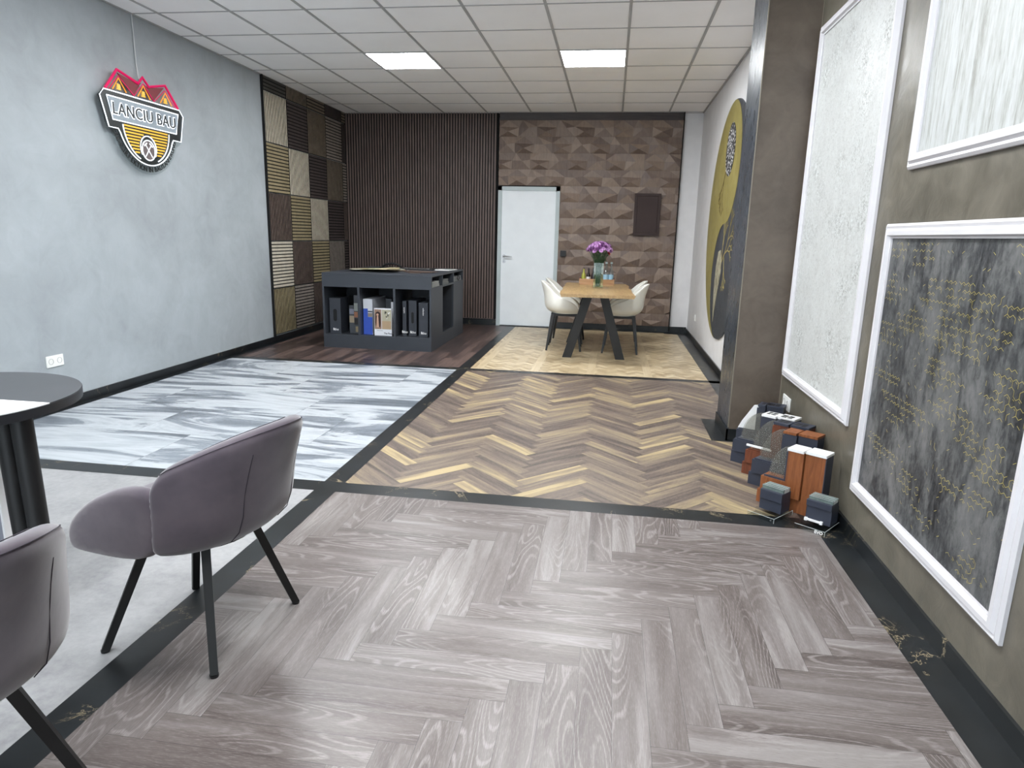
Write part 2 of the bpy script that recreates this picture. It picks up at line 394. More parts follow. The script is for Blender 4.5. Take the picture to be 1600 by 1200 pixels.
# ---- floor
bm = BM(); box(bm, XL, 1.15, YF, YB, -.12, -.004); floor = struct('floor', bm, 'marble_black')
def clip(poly, x0, x1, y0, y1):
    for ax, lim, sg in ((0, x0, 1), (0, x1, -1), (1, y0, 1), (1, y1, -1)):
        out = []
        for i in range(len(poly)):
            a, b = poly[i-1], poly[i]; da, db = sg*(a[0][ax]-lim), sg*(b[0][ax]-lim)
            if (da >= 0) != (db >= 0):
                t = da/(da-db); out.append(tuple(tuple(p+(q-p)*t for p, q in zip(A, B)) for A, B in zip(a, b)))
            if db >= 0: out.append(b)
        poly = out
        if len(poly) < 3: return None
    return poly
def plank_field(name, planks, rect, mat, z=0.0, gap=.0004, parent=None):
    """planks: (ox, oy, angle, length, width, rnd)"""
    bm = BM(); uvl = bm.loops.layers.uv.new('UVMap'); rl = bm.faces.layers.float.new('rnd')
    for ox, oy, an, L, Wd, rn in planks:
        c, s = math.cos(an), math.sin(an)
        loc = [(gap, gap), (L-gap, gap), (L-gap, Wd-gap), (gap, Wd-gap)]
        poly = [((ox+c*a-s*b, oy+s*a+c*b), (a, b)) for a, b in loc]
        poly = clip(poly, *rect)
        if not poly: continue
        try: f = bm.faces.new([bm.verts.new((p[0][0], p[0][1], z)) for p in poly])
        except ValueError: continue
        for lp, p in zip(f.loops, poly): lp[uvl].uv = p[1]
        f[rl] = rn
    o = obj(name, bm, mat, parent or floor)
    return o
def herringbone(org, w, n, rot, rect, rnd, tint=None):
    R = Matrix.Rotation(rot, 2); out = []
    cx, cy = (rect[0]+rect[1])/2, (rect[2]+rect[3])/2; rad = math.hypot(rect[1]-rect[0], rect[3]-rect[2])/2 + n*w*1.5
    K = int(rad/w)+n
    base = (R.inverted() @ Vector((cx-org[0], cy-org[1])))/w
    for a in range(-K, K+1):
        for j in range(-int(K/n)-2, int(K/n)+3):
            k = a + round(base.y)
            j0 = j + round((base.x-base.y)/(2*n))
            for typ in (0, 1):
                lx, ly = (k+2*n*j0, k) if typ == 0 else (k+2*n*j0-n, k+n-1)
                p = R @ Vector((lx*w, ly*w)); px, py = org[0]+p.x, org[1]+p.y
                if math.hypot(px-cx, py-cy) > rad+n*w: continue
                rn = rnd.random() if tint is None else tint(rnd)
                if typ == 0: out.append((px + (R @ Vector((w, 0))).x, py + (R @ Vector((w, 0))).y, rot+PI/2, n*w, w, rn))
                else: out.append((px, py, rot, n*w, w, rn))
    return out
rnd = random.Random(4)
g = plank_field('grey_herringbone_planks', herringbone((.276, 1.667), .1022, 6, 0, (MS1, RS, YF+.05, YF0), rnd, lambda r: min(1, max(0, r.gauss(.5, .24)))), (MS1, RS, YF+.05, YF0), 'grey_plank')
g['label'] = 'pale grey limed oak herringbone planks'
g = plank_field('brown_herringbone_planks', herringbone((.212, 4.218), .0782, 6, PI/4, (MS1, FRS, YF1, YB0), rnd, lambda r: r.choice([.1, .2, .3, .35, .45, .5, .6, .75, 1.0]) + r.uniform(-.07, .07)), (MS1, FRS, YF1, YB0), 'brown_plank')
g['label'] = 'mixed brown and blond oak herringbone planks'
pl = []
y = YB1
for i in range(50):
    x = MS0 - (i+1)*.09
    yy = YB1 - rnd.random()*.9
    while yy < YB: pl.append((x+.09, yy, PI/2, .9, .09, rnd.random())); yy += .9
g = plank_field('dark_walnut_planks', pl, (LS, MS0, YB1, YB-.08), 'dark_plank'); g['label'] = 'dark walnut planks around the display unit'
# light oak parquet: flame-like lozenges between straight cross bands
pl = []
bands = [-.70, -.14, .42, .98]
plf = herringbone((.0, 7.0), .045, 3, PI/4, (MS1, FRS, YB1, YB-.12), rnd)
g = plank_field('light_oak_parquet', plf, (MS1, FRS, YB1, YB-.12), 'light_plank'); g['label'] = 'pale oak parquet under the dining table'
plb = []
for b in (-1.26,)+tuple(bands[:3]):
    yy = YB1
    while yy < YB-.12: plb.append((b+.04, yy, PI/2, .56, .08, rnd.uniform(.55, .85))); yy += .56
    if b > 5: break
for k in range(6):
    for b in (-1.26,)+tuple(bands[:3]): plb.append((b+.04, YB1+.28+.56*k, 0, .48, .035, rnd.uniform(.45, .7)))
g = plank_field('light_oak_bands', plb, (MS1, FRS, YB1, YB-.12), 'light_plank', z=.0006); g['label'] = 'straight pale oak bands in the parquet'
pl = []
r_ = 0; y = YF1
while y < YB0:
    x = LS - (r_ % 3)*.4
    while x < MS0: pl.append((x, y, 0, 1.22, .61, rnd.random())); x += 1.22
    y += .61; r_ += 1
g = plank_field('marble_tiles', pl, (LS, MS0, YF1, YB0), 'marble', gap=.0006); g['label'] = 'white and grey swirled marble effect tiles'
bm = BM(); vs = [bm.verts.new(p) for p in ((LS, YF+.05, 0), (MS0, YF+.05, 0), (MS0, YF0, 0), (LS, YF0, 0))]; bm.faces.new(vs)
g = obj('concrete_tiles', bm, 'concrete', floor); g['label'] = 'pale concrete effect floor'
def strip(x0, x1, y0, y1, n, z=.0):
    bm = BM(); box(bm, x0, x1, y0, y1, -.0035, z); return struct('trim_%d' % n, bm, 'marble_black')
strip(MS0, MS1, YF+.05, YB, 1); strip(XL, MS0, YF0, YF1, 2); strip(MS1, XR, YF0, YF1, 3)
strip(XL, MS0, YB0, YB1, 4) ; strip(MS1, XR2, YB0, YB1, 5, -.0)
strip(RS, XR, YF+.05, YF0, 6); strip(FRS, XR2, YF1, YB, 7); strip(XL, LS, YF+.05, YF0, 8); strip(XL, LS, YF1, YB0, 9); strip(XL, LS, YB1, YB, 10)
bm = BM(); box(bm, .734, FRS, 4.46, 5.03, -.003, .0008); struct('trim_11', bm, 'marble_black')
bm = BM(); box(bm, .80, FRS, YB-.2, YB-.1, -.003, .0008); struct('trim_12', bm, 'marble_black')
bm = BM(); box(bm, MS1, FRS, YB-.12, YB, -.0035, 0); struct('trim_13', bm, 'marble_black')
bm = BM(); box(bm, LS, MS0, YB-.08, YB, -.0035, 0); struct('trim_14', bm, 'marble_black')

# ---- walls
bm = BM(); box(bm, XL-.15, XL, YF, YB+.15, -.12, H+.1); struct('wall_left', bm, 'left_wall')
bm = BM(); box(bm, XR, XR+.2, YF, PY0+.1, -.12, H+.1); struct('wall_right', bm, 'right_wall')
bm = BM(); box(bm, XR2, XR+.2, PY0+.1, YB+.15, -.12, H+.1); struct('wall_right_rear', bm, 'white_wall')
bm = BM(); box(bm, XL, XR2, YB, YB+.15, -.12, H+.1); struct('wall_back', bm, 'white_wall')
bm = BM(); box(bm, PX0, XR+.02, PY0, PY1, -.004, H); pil = struct('wall_pillar', bm, 'pillar_front')
bm = BM(); box(bm, PX0-.006, PX0+.0, PY0+.001, PY1, .0, H); obj('side_plaster', bm, 'pillar_side', pil)['label'] = 'glossy blue grey plaster on the pillar side'
bm = BM(); box(bm, PX0-.008, PX0-.002, PY0-.004, PY0+.002, .09, H); box(bm, XR-.004, XR+.0, PY0-.005, PY0, .09, H); obj('corner_bead', bm, plain('bronze_corner_bead', (140, 132, 118), .5, .2), pil)
# front wall with the shop window behind the camera
bm = BM()
box(bm, XL, XL+.3, YF-.15, YF, 0, H); box(bm, XR-.3, XR, YF-.15, YF, 0, H); box(bm, XL+.3, XR-.3, YF-.15, YF, 2.7, H); box(bm, XL+.3, XR-.3, YF-.15, YF, 0, .2)
struct('wall_front', bm, 'white_wall')
bm = BM()
for i in range(4):
    x = XL+.3 + i*(XR-XL-.6)/3; box(bm, x-.03, x+.03, YF-.1, YF-.04, .2, 2.7)
box(bm, XL+.3, XR-.3, YF-.1, YF-.04, .2, .26); box(bm, XL+.3, XR-.3, YF-.1, YF-.04, 2.64, 2.7)
win = struct('window_1', bm, 'alu_dark')
bm = BM(); box(bm, XL+.3, XR-.3, YF-.075, YF-.065, .26, 2.64); obj('pane', bm, glass('window_glass', (.95, .97, .97, 1), .01, .05), win)

# ---- ceiling
bm = BM(); box(bm, XL-.15, XR+.2, YF, YB+.15, H, H+.1); ceil = struct('ceiling', bm, 'ceiling')
GX, GY, T = -3.7079, 5.3939, .625
bm = BM()
i0 = 0; x = GX
for i in range(9):
    x = GX + i*T
    if x < XR2: box(bm, x-.011, x+.011, YF, YB, H-.006, H+.001)
for j in range(-15, 8):
    y = GY + j*T
    if YF < y < YB: box(bm, XL, XR2, y-.007, y+.007, H-.004, H+.001)
obj('ceiling_grid', bm, 'grid', ceil)
bm = BM(); box(bm, XL, XL+.022, YF, YB, H-.006, H); box(bm, XR2-.022, XR2, PY1, YB, H-.006, H); box(bm, XL, XR2, YB-.022, YB, H-.006, H); obj('wall_angle', bm, 'grid', ceil)

# ---- baseboards
BH = .066
def bb(name, *b): 
    bm = BM(); box(bm, *b); return struct(name, bm, 'marble_black')
bb('baseboard_left', XL, XL+.012, YF, YB, -.003, BH); bb('baseboard_right', XR-.012, XR, YF, PY0, -.003, BH)
bb('baseboard_right_rear', XR2-.012, XR2, PY1, YB, -.003, BH)
bb('baseboard_pillar', PX0-.016, PX0-.006, PY0-.012, PY1, -.003, .08); bb('baseboard_pillar_front', PX0-.016, XR-.012, PY0-.012, PY0, -.003, .08)
bb('baseboard_back', -.76, XR2-.012, YB-.016, YB, -.003, .085); bb('baseboard_back_left', XL+.012, -1.66, YB-.016, YB, -.003, .085)

# ---- door
DX0, DX1, DZ = -1.655, -.768, 2.0
bm = BM()
box(bm, DX0, DX0+.055, YB-.05, YB+.01, 0, DZ); box(bm, DX1-.055, DX1, YB-.05, YB+.01, 0, DZ); box(bm, DX0, DX1, YB-.05, YB+.01, DZ-.055, DZ)
door = struct('door_1', bm, 'door_frame')
bm = BM(); box(bm, DX0+.05, DX1-.05, YB-.035, YB-.005, .012, DZ-.05, bev=.003); leaf = obj('door_leaf', bm, 'door', door)
bm = BM(); lathe(bm, [(.026, 0), (.026, .008)], seg=24); xf(bm, Matrix.Translation((-1.555, YB-.035, 1.02)) @ Matrix.Rotation(PI/2, 4, 'X'))
tube(bm, [(-1.555, YB-.04, 1.02), (-1.555, YB-.085, 1.02), (-1.54, YB-.092, 1.02), (-1.43, YB-.092, 1.018)], .010, 10); obj('door_handle', bm, 'steel', leaf, smooth='auto')
bm = BM(); lathe(bm, [(.026, 0), (.026, .008)], seg=24); xf(bm, Matrix.Translation((-1.555, YB-.035, .945)) @ Matrix.Rotation(PI/2, 4, 'X')); k_ = obj('lock_rosette', bm, 'steel', leaf, smooth='auto')
bm = BM(); box(bm, -1.558, -1.552, YB-.045, YB-.042, .932, .958); obj('keyhole', bm, 'black_plastic', k_)

# ================================================================ WALL CLADDINGS
# vertical slats on the back wall
SX0, SX1 = XL+.02, -1.69
t = thing('slatted_wall_cladding', 'dark brown vertical slat cladding on the back wall left of the white door', 'wall cladding', (SX0, YB, 0))
bm = BM(); box(bm, SX0, SX1+.03, YB-.011, YB-.001, .09, H-.002); obj('felt_backing', bm, 'felt', t, world=True)
bm = BM(); x = SX0+.006
while x < SX1-.01: box(bm, x, x+.025, YB-.028, YB-.0105, .09, H-.002); x += .04
black_sides(obj('slats', bm, 'wallslat', t, world=True), 1)
bm = BM(); box(bm, XL+.001, XL+.0195, YB-.0335, YB-.001, .09, H-.002); obj('corner_trim', bm, 'felt', t, world=True)
# relief cladding
RX0, RX1 = -1.655, .868
t = thing('relief_wall_cladding', 'brown faceted pyramid relief cladding on the back wall around the door', 'wall cladding', (RX0, YB, 0))
bm = BM(); rl = bm.faces.layers.float.new('rnd')
rr = random.Random(3); RH, PER = .2195, .53
lo = [(0, 0, .010), (.08, 0, .004), (.50, 0, .004), (1, 0, .010), (0, 1, .008), (.24, 1, .012), (.62, 1, .020), (1, 1, .008),
      (.24, .30, .046), (.52, .55, .014), (.78, .52, .034), (.0, .6, .026), (1, .6, .026)]
vs2, _, fs2, *_ = delaunay_2d_cdt([Vector(p[:2]) for p in lo], [], [], 0, .0001)
dep = [p[2] for p in lo]
row = 0; z = 2.8945
while z > .10:
    zb = max(z-RH, .086); xs = RX0 if z-RH >= 1.99 else DX1
    if z > 2.0 > z-RH: xs = DX1
    x = RX0 - ((row*.58) % 1)*PER
    while x < RX1:
        for f in fs2:
            poly = [((x+vs2[i].x*PER, z-RH+vs2[i].y*RH), (dep[i],)) for i in f]
            poly = clip(poly, xs, RX1, zb, z)
            if not poly: continue
            try: fc = bm.faces.new([bm.verts.new((p[0][0], YB-.012-p[1][0], p[0][1])) for p in poly])
            except ValueError: continue
            fc[rl] = rr.random()
        x += PER
    bv = [bm.verts.new(p) for p in ((xs, YB-.016, zb), (RX1, YB-.016, zb), (RX1, YB, zb), (xs, YB, zb))]; bm.faces.new(bv)[rl] = .2
    z -= RH; row += 1
o = obj('relief_boards', bm, 'relief', t, world=True)
bm = BM(); box(bm, RX0, RX1, YB-.012, YB-.001, 2.0, 2.8945); box(bm, DX1, RX1, YB-.012, YB-.001, .086, 2.0); obj('backing_board', bm, 'felt', t, world=True)
bm = BM(); rl = bm.faces.layers.float.new('rnd')
prism(bm, [(YB-.001, 2.897), (YB-.02, 2.897), (YB-.045, H-.002), (YB-.001, H-.002)], 'x', RX0, RX1); obj('top_board', bm, wood('painted_shade_top_board', [(44, 36, 36), (54, 45, 44), (64, 54, 52)]), t, world=True)  # cut top row: its shade below the ceiling is put into the wood colour
bm = BM(); box(bm, RX1, RX1+.012, YB-.062, YB-.001, .02, H-.002); obj('edge_trim', bm, 'felt', t, world=True); bm = BM(); box(bm, SX1, SX1+.014, YB-.034, YB-.001, .09, H-.002); obj('edge_trim', bm, 'felt', t, world=True)

# slat squares on the left wall
SY0, SP, SZ0, PW = 7.452, .5555, .088, .547
t0 = thing('wall_edge_trim', 'thin black vertical edge strip between the grey wall and the slat squares', 'trim', (XL, SY0, 0))
bm = BM(); box(bm, XL+.001, XL+.03, SY0-.016, SY0-.003, BH, H-.002); obj('strip', bm, 'felt', t0, world=True)
layout = [  # from the floor up: (colour, direction) for each column away from the camera
    [('oak', 'V'), ('grey', 'H'), ('walnut', 'V')],
    [('ivory', 'H'), ('walnut', 'V'), ('oak', 'H'), ('grey', 'V'), ('dark', 'H')],
    [('walnut', 'V'), ('oak', 'H'), ('ivory', 'V'), ('dark', 'H'), ('walnut', 'V')],
    [('oak', 'H'), ('ivory', 'V'), ('dark', 'H'), ('taupe', 'V'), ('grey', 'H')],
    [('ivory', 'V'), ('dark', 'H'), ('taupe', 'V'), ('grey', 'H'), ('dark', 'V')],
    [('charcoal', 'H'), ('taupe', 'V'), ('taupe', 'H'), ('dark', 'V'), ('taupe', 'H')]]
cname = {'oak': 'light oak', 'grey': 'grey oak', 'walnut': 'walnut brown', 'ivory': 'pale ivory', 'dark': 'near black', 'taupe': 'taupe brown', 'charcoal': 'charcoal'}
rown = ['bottom row', 'second row from floor', 'third row from floor', 'fourth row from floor', 'fifth row from floor', 'cut top row']
coln = ['first column beside grey wall', 'second column from grey wall', 'third column from grey wall', 'fourth column from grey wall', 'narrow corner column']
for r, rowl in enumerate(layout):
    for c, (cl, dr) in enumerate(rowl):
        y0 = SY0 + c*SP; y1 = min(y0+PW, YB-.034); z0 = SZ0 + r*.5505; z1 = min(z0+.543, H-.003)
        t = thing('slat_panel', '%s %s-slat square, %s, %s' % (cname[cl], 'upright' if dr == 'V' else 'level', rown[r], coln[c]), 'wall panel', (XL, y0, z0), 0, 'acoustic slat squares on the left wall')
        bm = BM(); box(bm, XL+.001, XL+.012, y0, y1, z0, z1); obj('felt_backing', bm, 'felt', t, world=True)
        bm = BM(); p = .0391
        for i in range(14):
            a = i*p + .006
            if dr == 'V':
                if y0+a+.005 > y1: break
                box(bm, XL+.0115, XL+.019, y0+a, min(y0+a+.0255, y1), z0+.004, z1-.003)
            else:
                if z0+a+.005 > z1: break
                box(bm, XL+.0115, XL+.019, y0+.004, y1-.004 if y1 > y0+.02 else y1, z0+a, min(z0+a+.026, z1))
        black_sides(obj('slats', bm, 'sq_'+cl, t, world=True), 0)

# hatch, switches, sockets
t = thing('wall_hatch', 'dark brown metal access hatch on the relief cladding above the dining table', 'hatch', (.28, YB-.06, 1.36))
bm = BM(); 
for b in ((.28, .315, 1.36, 1.93), (.603, .638, 1.36, 1.93), (.315, .603, 1.36, 1.395), (.315, .603, 1.895, 1.93)): box(bm, b[0], b[1], YB-.075, YB-.012, b[2], b[3])
obj('frame', bm, 'hatch', t, world=True)
bm = BM(); box(bm, .317, .601, YB-.069, YB-.02, 1.397, 1.893, bev=.002); obj('door', bm, 'hatch', t, world=True)
def switch(name, label, cat, c, w, h, nrm, mat, kinds):
    """c = centre, nrm 'x+','x-','y-'"""
    t = thing(name, label, cat, c)
    Mx = {'x+': FACE_X, 'x-': Matrix(((0, 0, -1, 0), (-1, 0, 0, 0), (0, 1, 0, 0), (0, 0, 0, 1))), 'y-': FACE_NY}[nrm]
    bm = BM(); box(bm, -w/2, w/2, -h/2, h/2, 0, .009, bev=.003); xf(bm, Mx); obj('cover_plate', bm, mat, t)
    n = len(kinds)
    for i, k in enumerate(kinds):
        cx = 0; cy = 0; s = h if w >= h else w
        if w > h*1.2: cx = (i-(n-1)/2)*w/n
        elif h > w*1.2: cy = (i-(n-1)/2)*h/n
        bm = BM()
        if k == 'socket':
            lathe(bm, [(.0215, 0), (.0215, .0025), (.019, .0025), (.018, -.006)], (cx, cy, .0085), 24); xf(bm, Mx); so = obj('socket_well', bm, plain('socket_recess', (186, 186, 184), .5) if not i and 'socket_recess' not in bpy.data.materials else bpy.data.materials['socket_recess'], t, smooth='auto')
            bm = BM()
            for sx in (-.0095, .0095): lathe(bm, [(.0028, 0), (.0028, .002)], (cx+sx, cy, .0028+.0005), 8)
            xf(bm, Mx); obj('pin_holes', bm, 'black_plastic', so)
        else:
            box(bm, cx-.028, cx+.028, cy-.028, cy+.028, .0085, .012, bev=.0015); xf(bm, Mx); obj('rocker', bm, mat, t)
    return t
switch('wall_socket', 'white double power socket low on the blue grey left wall', 'socket', (XL, 4.228, .352), .152, .082, 'x+', 'white_gloss', ['socket', 'socket'])
switch('wall_socket', 'white double socket plate on the olive wall above the window samples', 'socket', (XR, 4.31, .325), .165, .085, 'x-', 'white_gloss', ['socket', 'socket'])
switch('wall_socket', 'small white socket low on the far white wall beside the round mural', 'socket', (XR2, 9.0, .322), .08, .08, 'x-', 'white_gloss', ['socket'])
switch('light_switch', 'small black light switch on the cladding right of the white door', 'switch', (-.69, YB-.06, 1.08), .084, .084, 'y-', 'black_plastic', ['rocker'])

# ================================================================ RIGHT WALL PANELS
def wall_frame(label, y0, y1, z0, z1, wp, wplabel, fwid=.058):
    t = thing('framed_wallpaper_panel', label, 'wall panel', (XR, y0, z0), 0, 'framed wallpaper samples on the olive wall')
    prof = [(0, 0), (0, .012), (.010, .020), (.020, .016), (.030, .027), (.046, .027), (.052, .014), (fwid, .012), (fwid, 0)]
    bm = BM(); ring = []
    for d, h in prof:
        ring.append([bm.verts.new((XR-.001-h, y, z)) for y, z in ((y0+d, z0+d), (y1-d, z0+d), (y1-d, z1-d), (y0+d, z1-d))])
    for A, B in zip(ring, ring[1:]):
        for k in range(4): bm.faces.new((A[k], A[(k+1) % 4], B[(k+1) % 4], B[k]))
    f = obj('frame', bm, 'frame_white', t, world=True)
    bm = BM(); box(bm, XR-.006, XR-.001, y0+fwid-.006, y1-fwid+.006, z0+fwid-.006, z1-fwid+.006); w = obj('wallpaper', bm, wp, t, world=True); w['label'] = wplabel
    return t, w
wall_frame('tall white framed panel of silvery floral wallpaper nearest the pillar', 3.235, 4.445, .475, 2.54, 'wp_floral', 'silver white floral wallpaper')
wall_frame('upper right white framed panel of pale vertically streaked wallpaper', 1.70, 2.952, 1.605, 2.54, 'wp_streak', 'pale streaked wallpaper')
t, w = wall_frame('lower right white framed panel of dark grey wallpaper with gold hexagon lines', 1.862, 3.072, .22, 1.40, 'wp_hex', 'dark mottled wallpaper')
# thin gold hexagon fragments in the print
bm = BM(); rr = random.Random(11); hx = .0165
def seg(bm, y0, z0, y1, z1, w=.0007):
    d = math.hypot(y1-y0, z1-z0); ny, nz = -(z1-z0)/d*w, (y1-y0)/d*w; x = XR-.0066
    bm.faces.new([bm.verts.new(p) for p in ((x, y0+ny, z0+nz), (x, y0-ny, z0-nz), (x, y1-ny, z1-nz), (x, y1+ny, z1+nz))])
cl = [(rr.uniform(1.95, 3.0), rr.uniform(.3, 1.32), rr.uniform(.06, .16), rr.uniform(.02, .05)) for _ in range(46)]
zz = .295; ci = 0
while zz < 1.335:
    yy = 1.935 + (ci % 2)*hx*.866
    while yy < 3.0:
        dd = min(math.hypot((yy-a)/c, (zz-b)/e) for a, b, c, e in cl)
        pr = .75 if dd < 1 else .05
        for k in (0, 1, 2):
            if rr.random() < (pr if k < 2 else pr*.3):
                a0, a1 = PI/6+PI/3*k, PI/6+PI/3*(k+1)
                seg(bm, yy+hx*math.cos(a0), zz+hx*math.sin(a0), yy+hx*math.cos(a1), zz+hx*math.sin(a1))
                if k == 1 and rr.random() < .5 and dd < 1: seg(bm, yy+hx*.55*math.cos(a0), zz+hx*.55*math.sin(a0), yy+hx*.55*math.cos(a1), zz+hx*.55*math.sin(a1))
        yy += hx*1.732
    zz += hx*1.5; ci += 1
obj('gold_lines', bm, 'wp_gold', w, world=True); _g = w.children[0]; _g['label'] = 'thin gold hexagon lines'; _g['kind'] = 'stuff'

# ================================================================ ROUND MURAL
MY, MZ, MR = 7.2, 1.485, 1.17
t = thing('round_mural', 'large round gold and black tree mural on the white wall behind the pillar', 'mural', (XR2, MY, MZ))
def arc(cy, cz, r, a0, a1, n=32): return [(cy+r*math.cos(a0+(a1-a0)*i/n), cz+r*math.sin(a0+(a1-a0)*i/n)) for i in range(n+1)]
bm = BM(); prism(bm, arc(MY, MZ, MR, 0, 2*PI, 96)[:-1], 'x', XR2-.014, XR2-.001); obj('dark_half', bm, 'dark_paint', t, world=True)
# gold: far side (+y) semicircle, bulging towards the camera above and cut in below
pts = arc(MY, MZ, MR, -PI/2, PI/2, 60)[:-1] + arc(MY, MZ+MR/2, MR/2, PI/2, 3*PI/2, 40)[:-1] + arc(MY, MZ-MR/2, MR/2, PI/2, -PI/2, 40)[:-1]
bm = BM(); prism(bm, pts, 'x', XR2-.017, XR2-.0142); gd = obj('gold_half', bm, 'gold_paint', t, world=True)
bm = BM(); prism(bm, arc(MY+.0, 2.20, .255, 0, 2*PI, 40)[:-1], 'x', XR2-.020, XR2-.0172); obj('speckled_crown', bm, 'speckle', gd, world=True)['label'] = 'black and white speckled tree crown'
def branch(bm, x, y, z, a, L, w, n, rr, sp=.6):
    if n == 0 or L < .03: return
    y2, z2 = y+math.cos(a)*L, z+math.sin(a)*L
    dy, dz = -math.sin(a)*w, math.cos(a)*w
    A = [(y+dy, z+dz), (y-dy, z-dz), (y2-dy*.7, z2-dz*.7), (y2+dy*.7, z2+dz*.7)]
    prism(bm, A, 'x', x-.002, x)
    for s in (-1, 1): branch(bm, x, y2, z2, a+s*rr.uniform(.2, sp), L*rr.uniform(.62, .85), w*.72, n-1, rr, sp)
bm = BM(); branch(bm, XR2-.0172, 7.36, 2.04, math.radians(-50), .15, .010, 5, random.Random(5)); obj('brown_branches', bm, 'brown_line', gd, world=True)
bm = BM(); pts = [(7.16, 1.10), (7.28, 1.22), (7.42, 1.20), (7.50, 1.05), (7.52, .85), (7.47, .62), (7.42, .46), (7.36, .60), (7.27, .82), (7.18, .98)]
prism(bm, pts, 'x', XR2-.017, XR2-.0142); obj('pale_trunk', bm, 'bark', t, world=True)['label'] = 'pale bark textured trunk shape'
bm = BM(); rr = random.Random(8); branch(bm, XR2-.0142, 7.22, 1.08, math.radians(150), .22, .012, 5, rr); branch(bm, XR2-.0142, 7.2, 1.1, math.radians(100), .16, .010, 5, rr, .4); branch(bm, XR2-.0142, 7.05, 1.15, math.radians(-110), .14, .008, 4, rr); obj('gold_branches', bm, 'gold_line', t, world=True)

# ================================================================ CEILING LIGHTS
def ceil_light(c, r, label):
    x0 = GX + c*T; y0 = GY + r*T
    t = thing('ceiling_light', label, 'ceiling light', (x0, y0, H), 0, 'square panel lights in the ceiling grid')
    bm = BM()
    for b in ((x0+.006, x0+.018, y0+.006, y0+T-.006), (x0+T-.018, x0+T-.006, y0+.006, y0+T-.006), (x0+.018, x0+T-.018, y0+.006, y0+.018), (x0+.018, x0+T-.018, y0+T-.018, y0+T-.006)): box(bm, b[0], b[1], b[2], b[3], H-.009, H)
    obj('frame', bm, 'frame_white', t, world=True)
    bm = BM(); box(bm, x0+.018, x0+T-.018, y0+.018, y0+T-.018, H-.007, H-.001); obj('diffuser', bm, 'lamp', t, world=True)
ceil_light(2, 2, 'square white panel light in the ceiling towards the slat squares')
ceil_light(5, 2, 'square white panel light in the ceiling nearest above the dining table')
for r in (-2, -6, -10):
    for c in (2, 5): ceil_light(c, r, 'square white panel light outside the photo, %s row from the visible ones, %s side' % ({-2: 'first', -6: 'second', -10: 'third'}[r], 'left' if c == 2 else 'right'))

# ================================================================ SIGN
SGX = XL + .05; SC = 5.385
t = thing('neon_sign', 'illuminated company sign with three red roofs and white lettering on the blue grey wall', 'sign', (SGX, SC, 2.1))
bm = BM(); prism(bm, [(4.92, 2.34), (5.09, 2.500), (5.30, 2.46), (5.385, 2.508), (5.47, 2.46), (5.67, 2.500), (5.86, 2.34), (5.91, 2.28), (5.85, 2.05), (5.80, 2.02)] +
      arc(SC, 2.17, .425, math.radians(-22), math.radians(-158), 24) + [(4.96, 2.02), (4.92, 2.05), (4.86, 2.28)], 'x', SGX-.004, SGX)
obj('acrylic_back_plate', bm, 'acrylic', t, world=True)
for y, z in ((5.02, 2.2), (5.75, 2.2), (5.385, 1.86)):
    bm = BM(); tube(bm, [(XL+.001, y, z), (SGX-.004, y, z)], .008, 10); obj('wall_spacer', bm, 'steel', t, world=True)
outl = [(4.925, 2.335), (5.845, 2.335), (5.892, 2.285), (5.835, 2.065), (5.725, 2.065)] + arc(SC, 2.165, .345, math.radians(-17), math.radians(-163), 30)[1:-1] + [(5.045, 2.065), (4.945, 2.065), (4.878, 2.285)]
bm = BM(); prism(bm, outl, 'x', SGX, SGX+.008); obj('black_field', bm, 'sign_black', t, world=True)
plate = [(4.95, 2.295), (5.82, 2.295), (5.775, 2.125), (4.995, 2.125)]
bm = BM(); prism(bm, plate, 'x', SGX+.008, SGX+.011); obj('grey_name_plate', bm, 'sign_plate', t, world=True)
def neon(bm, pts, r=.005, close=True, x=SGX+.014):
    P = [(x, a, b) for a, b in pts]
    if close: P = P + [P[0], P[1]]
    tube(bm, P, r, 6)
bm = BM(); neon(bm, outl); neon(bm, plate, .005, x=SGX+.015)
halfd = arc(SC, 2.125, .285, math.radians(-4), math.radians(-176), 30)
neon(bm, [halfd[0]] + halfd[1:12], .005, False); neon(bm, halfd[19:], .005, False)
neon(bm, arc(SC, 1.955, .098, math.radians(-35), math.radians(215), 22), .005, False); neon(bm, arc(SC, 1.94, .080, 0, 2*PI, 26)[:-1], .005)
obj('white_tube_outline', bm, 'white_neon', t, world=True)
bm = BM()
for i in range(9):
    z = 2.103 - i*.024; hw = math.sqrt(max(0, .268**2-(2.125-z)**2))
    dz = z-1.955; cut = math.sqrt(max(0, .11**2-dz*dz)) if abs(dz) < .11 else 0
    if z < 1.955: cut = .11
    if cut == 0: box(bm, SGX+.008, SGX+.013, SC-hw, SC+hw, z-.006, z+.006)
    else:
        box(bm, SGX+.008, SGX+.013, SC-hw, SC-cut, z-.006, z+.006); box(bm, SGX+.008, SGX+.013, SC+cut, SC+hw, z-.006, z+.006)
obj('yellow_bars', bm, 'yellow_neon', t, world=True)
bm = BM(); prism(bm, arc(SC, 1.94, .076, 0, 2*PI, 26)[:-1], 'x', SGX+.008, SGX+.011); dk = obj('hammer_disc', bm, plain('bronze_grey_disc', (104, 92, 92), .5), t, world=True)
bm = BM()
neon(bm, [(SC-.042, 1.888), (SC+.036, 1.985)], .0035, False); neon(bm, [(SC+.042, 1.888), (SC-.036, 1.985)], .0035, False)
neon(bm, [(SC+.018, 1.997), (SC+.050, 1.972)], .005, False); neon(bm, [(SC-.018, 1.997), (SC-.050, 1.972)], .005, False)
obj('crossed_hammers', bm, 'white_neon', dk, world=True)
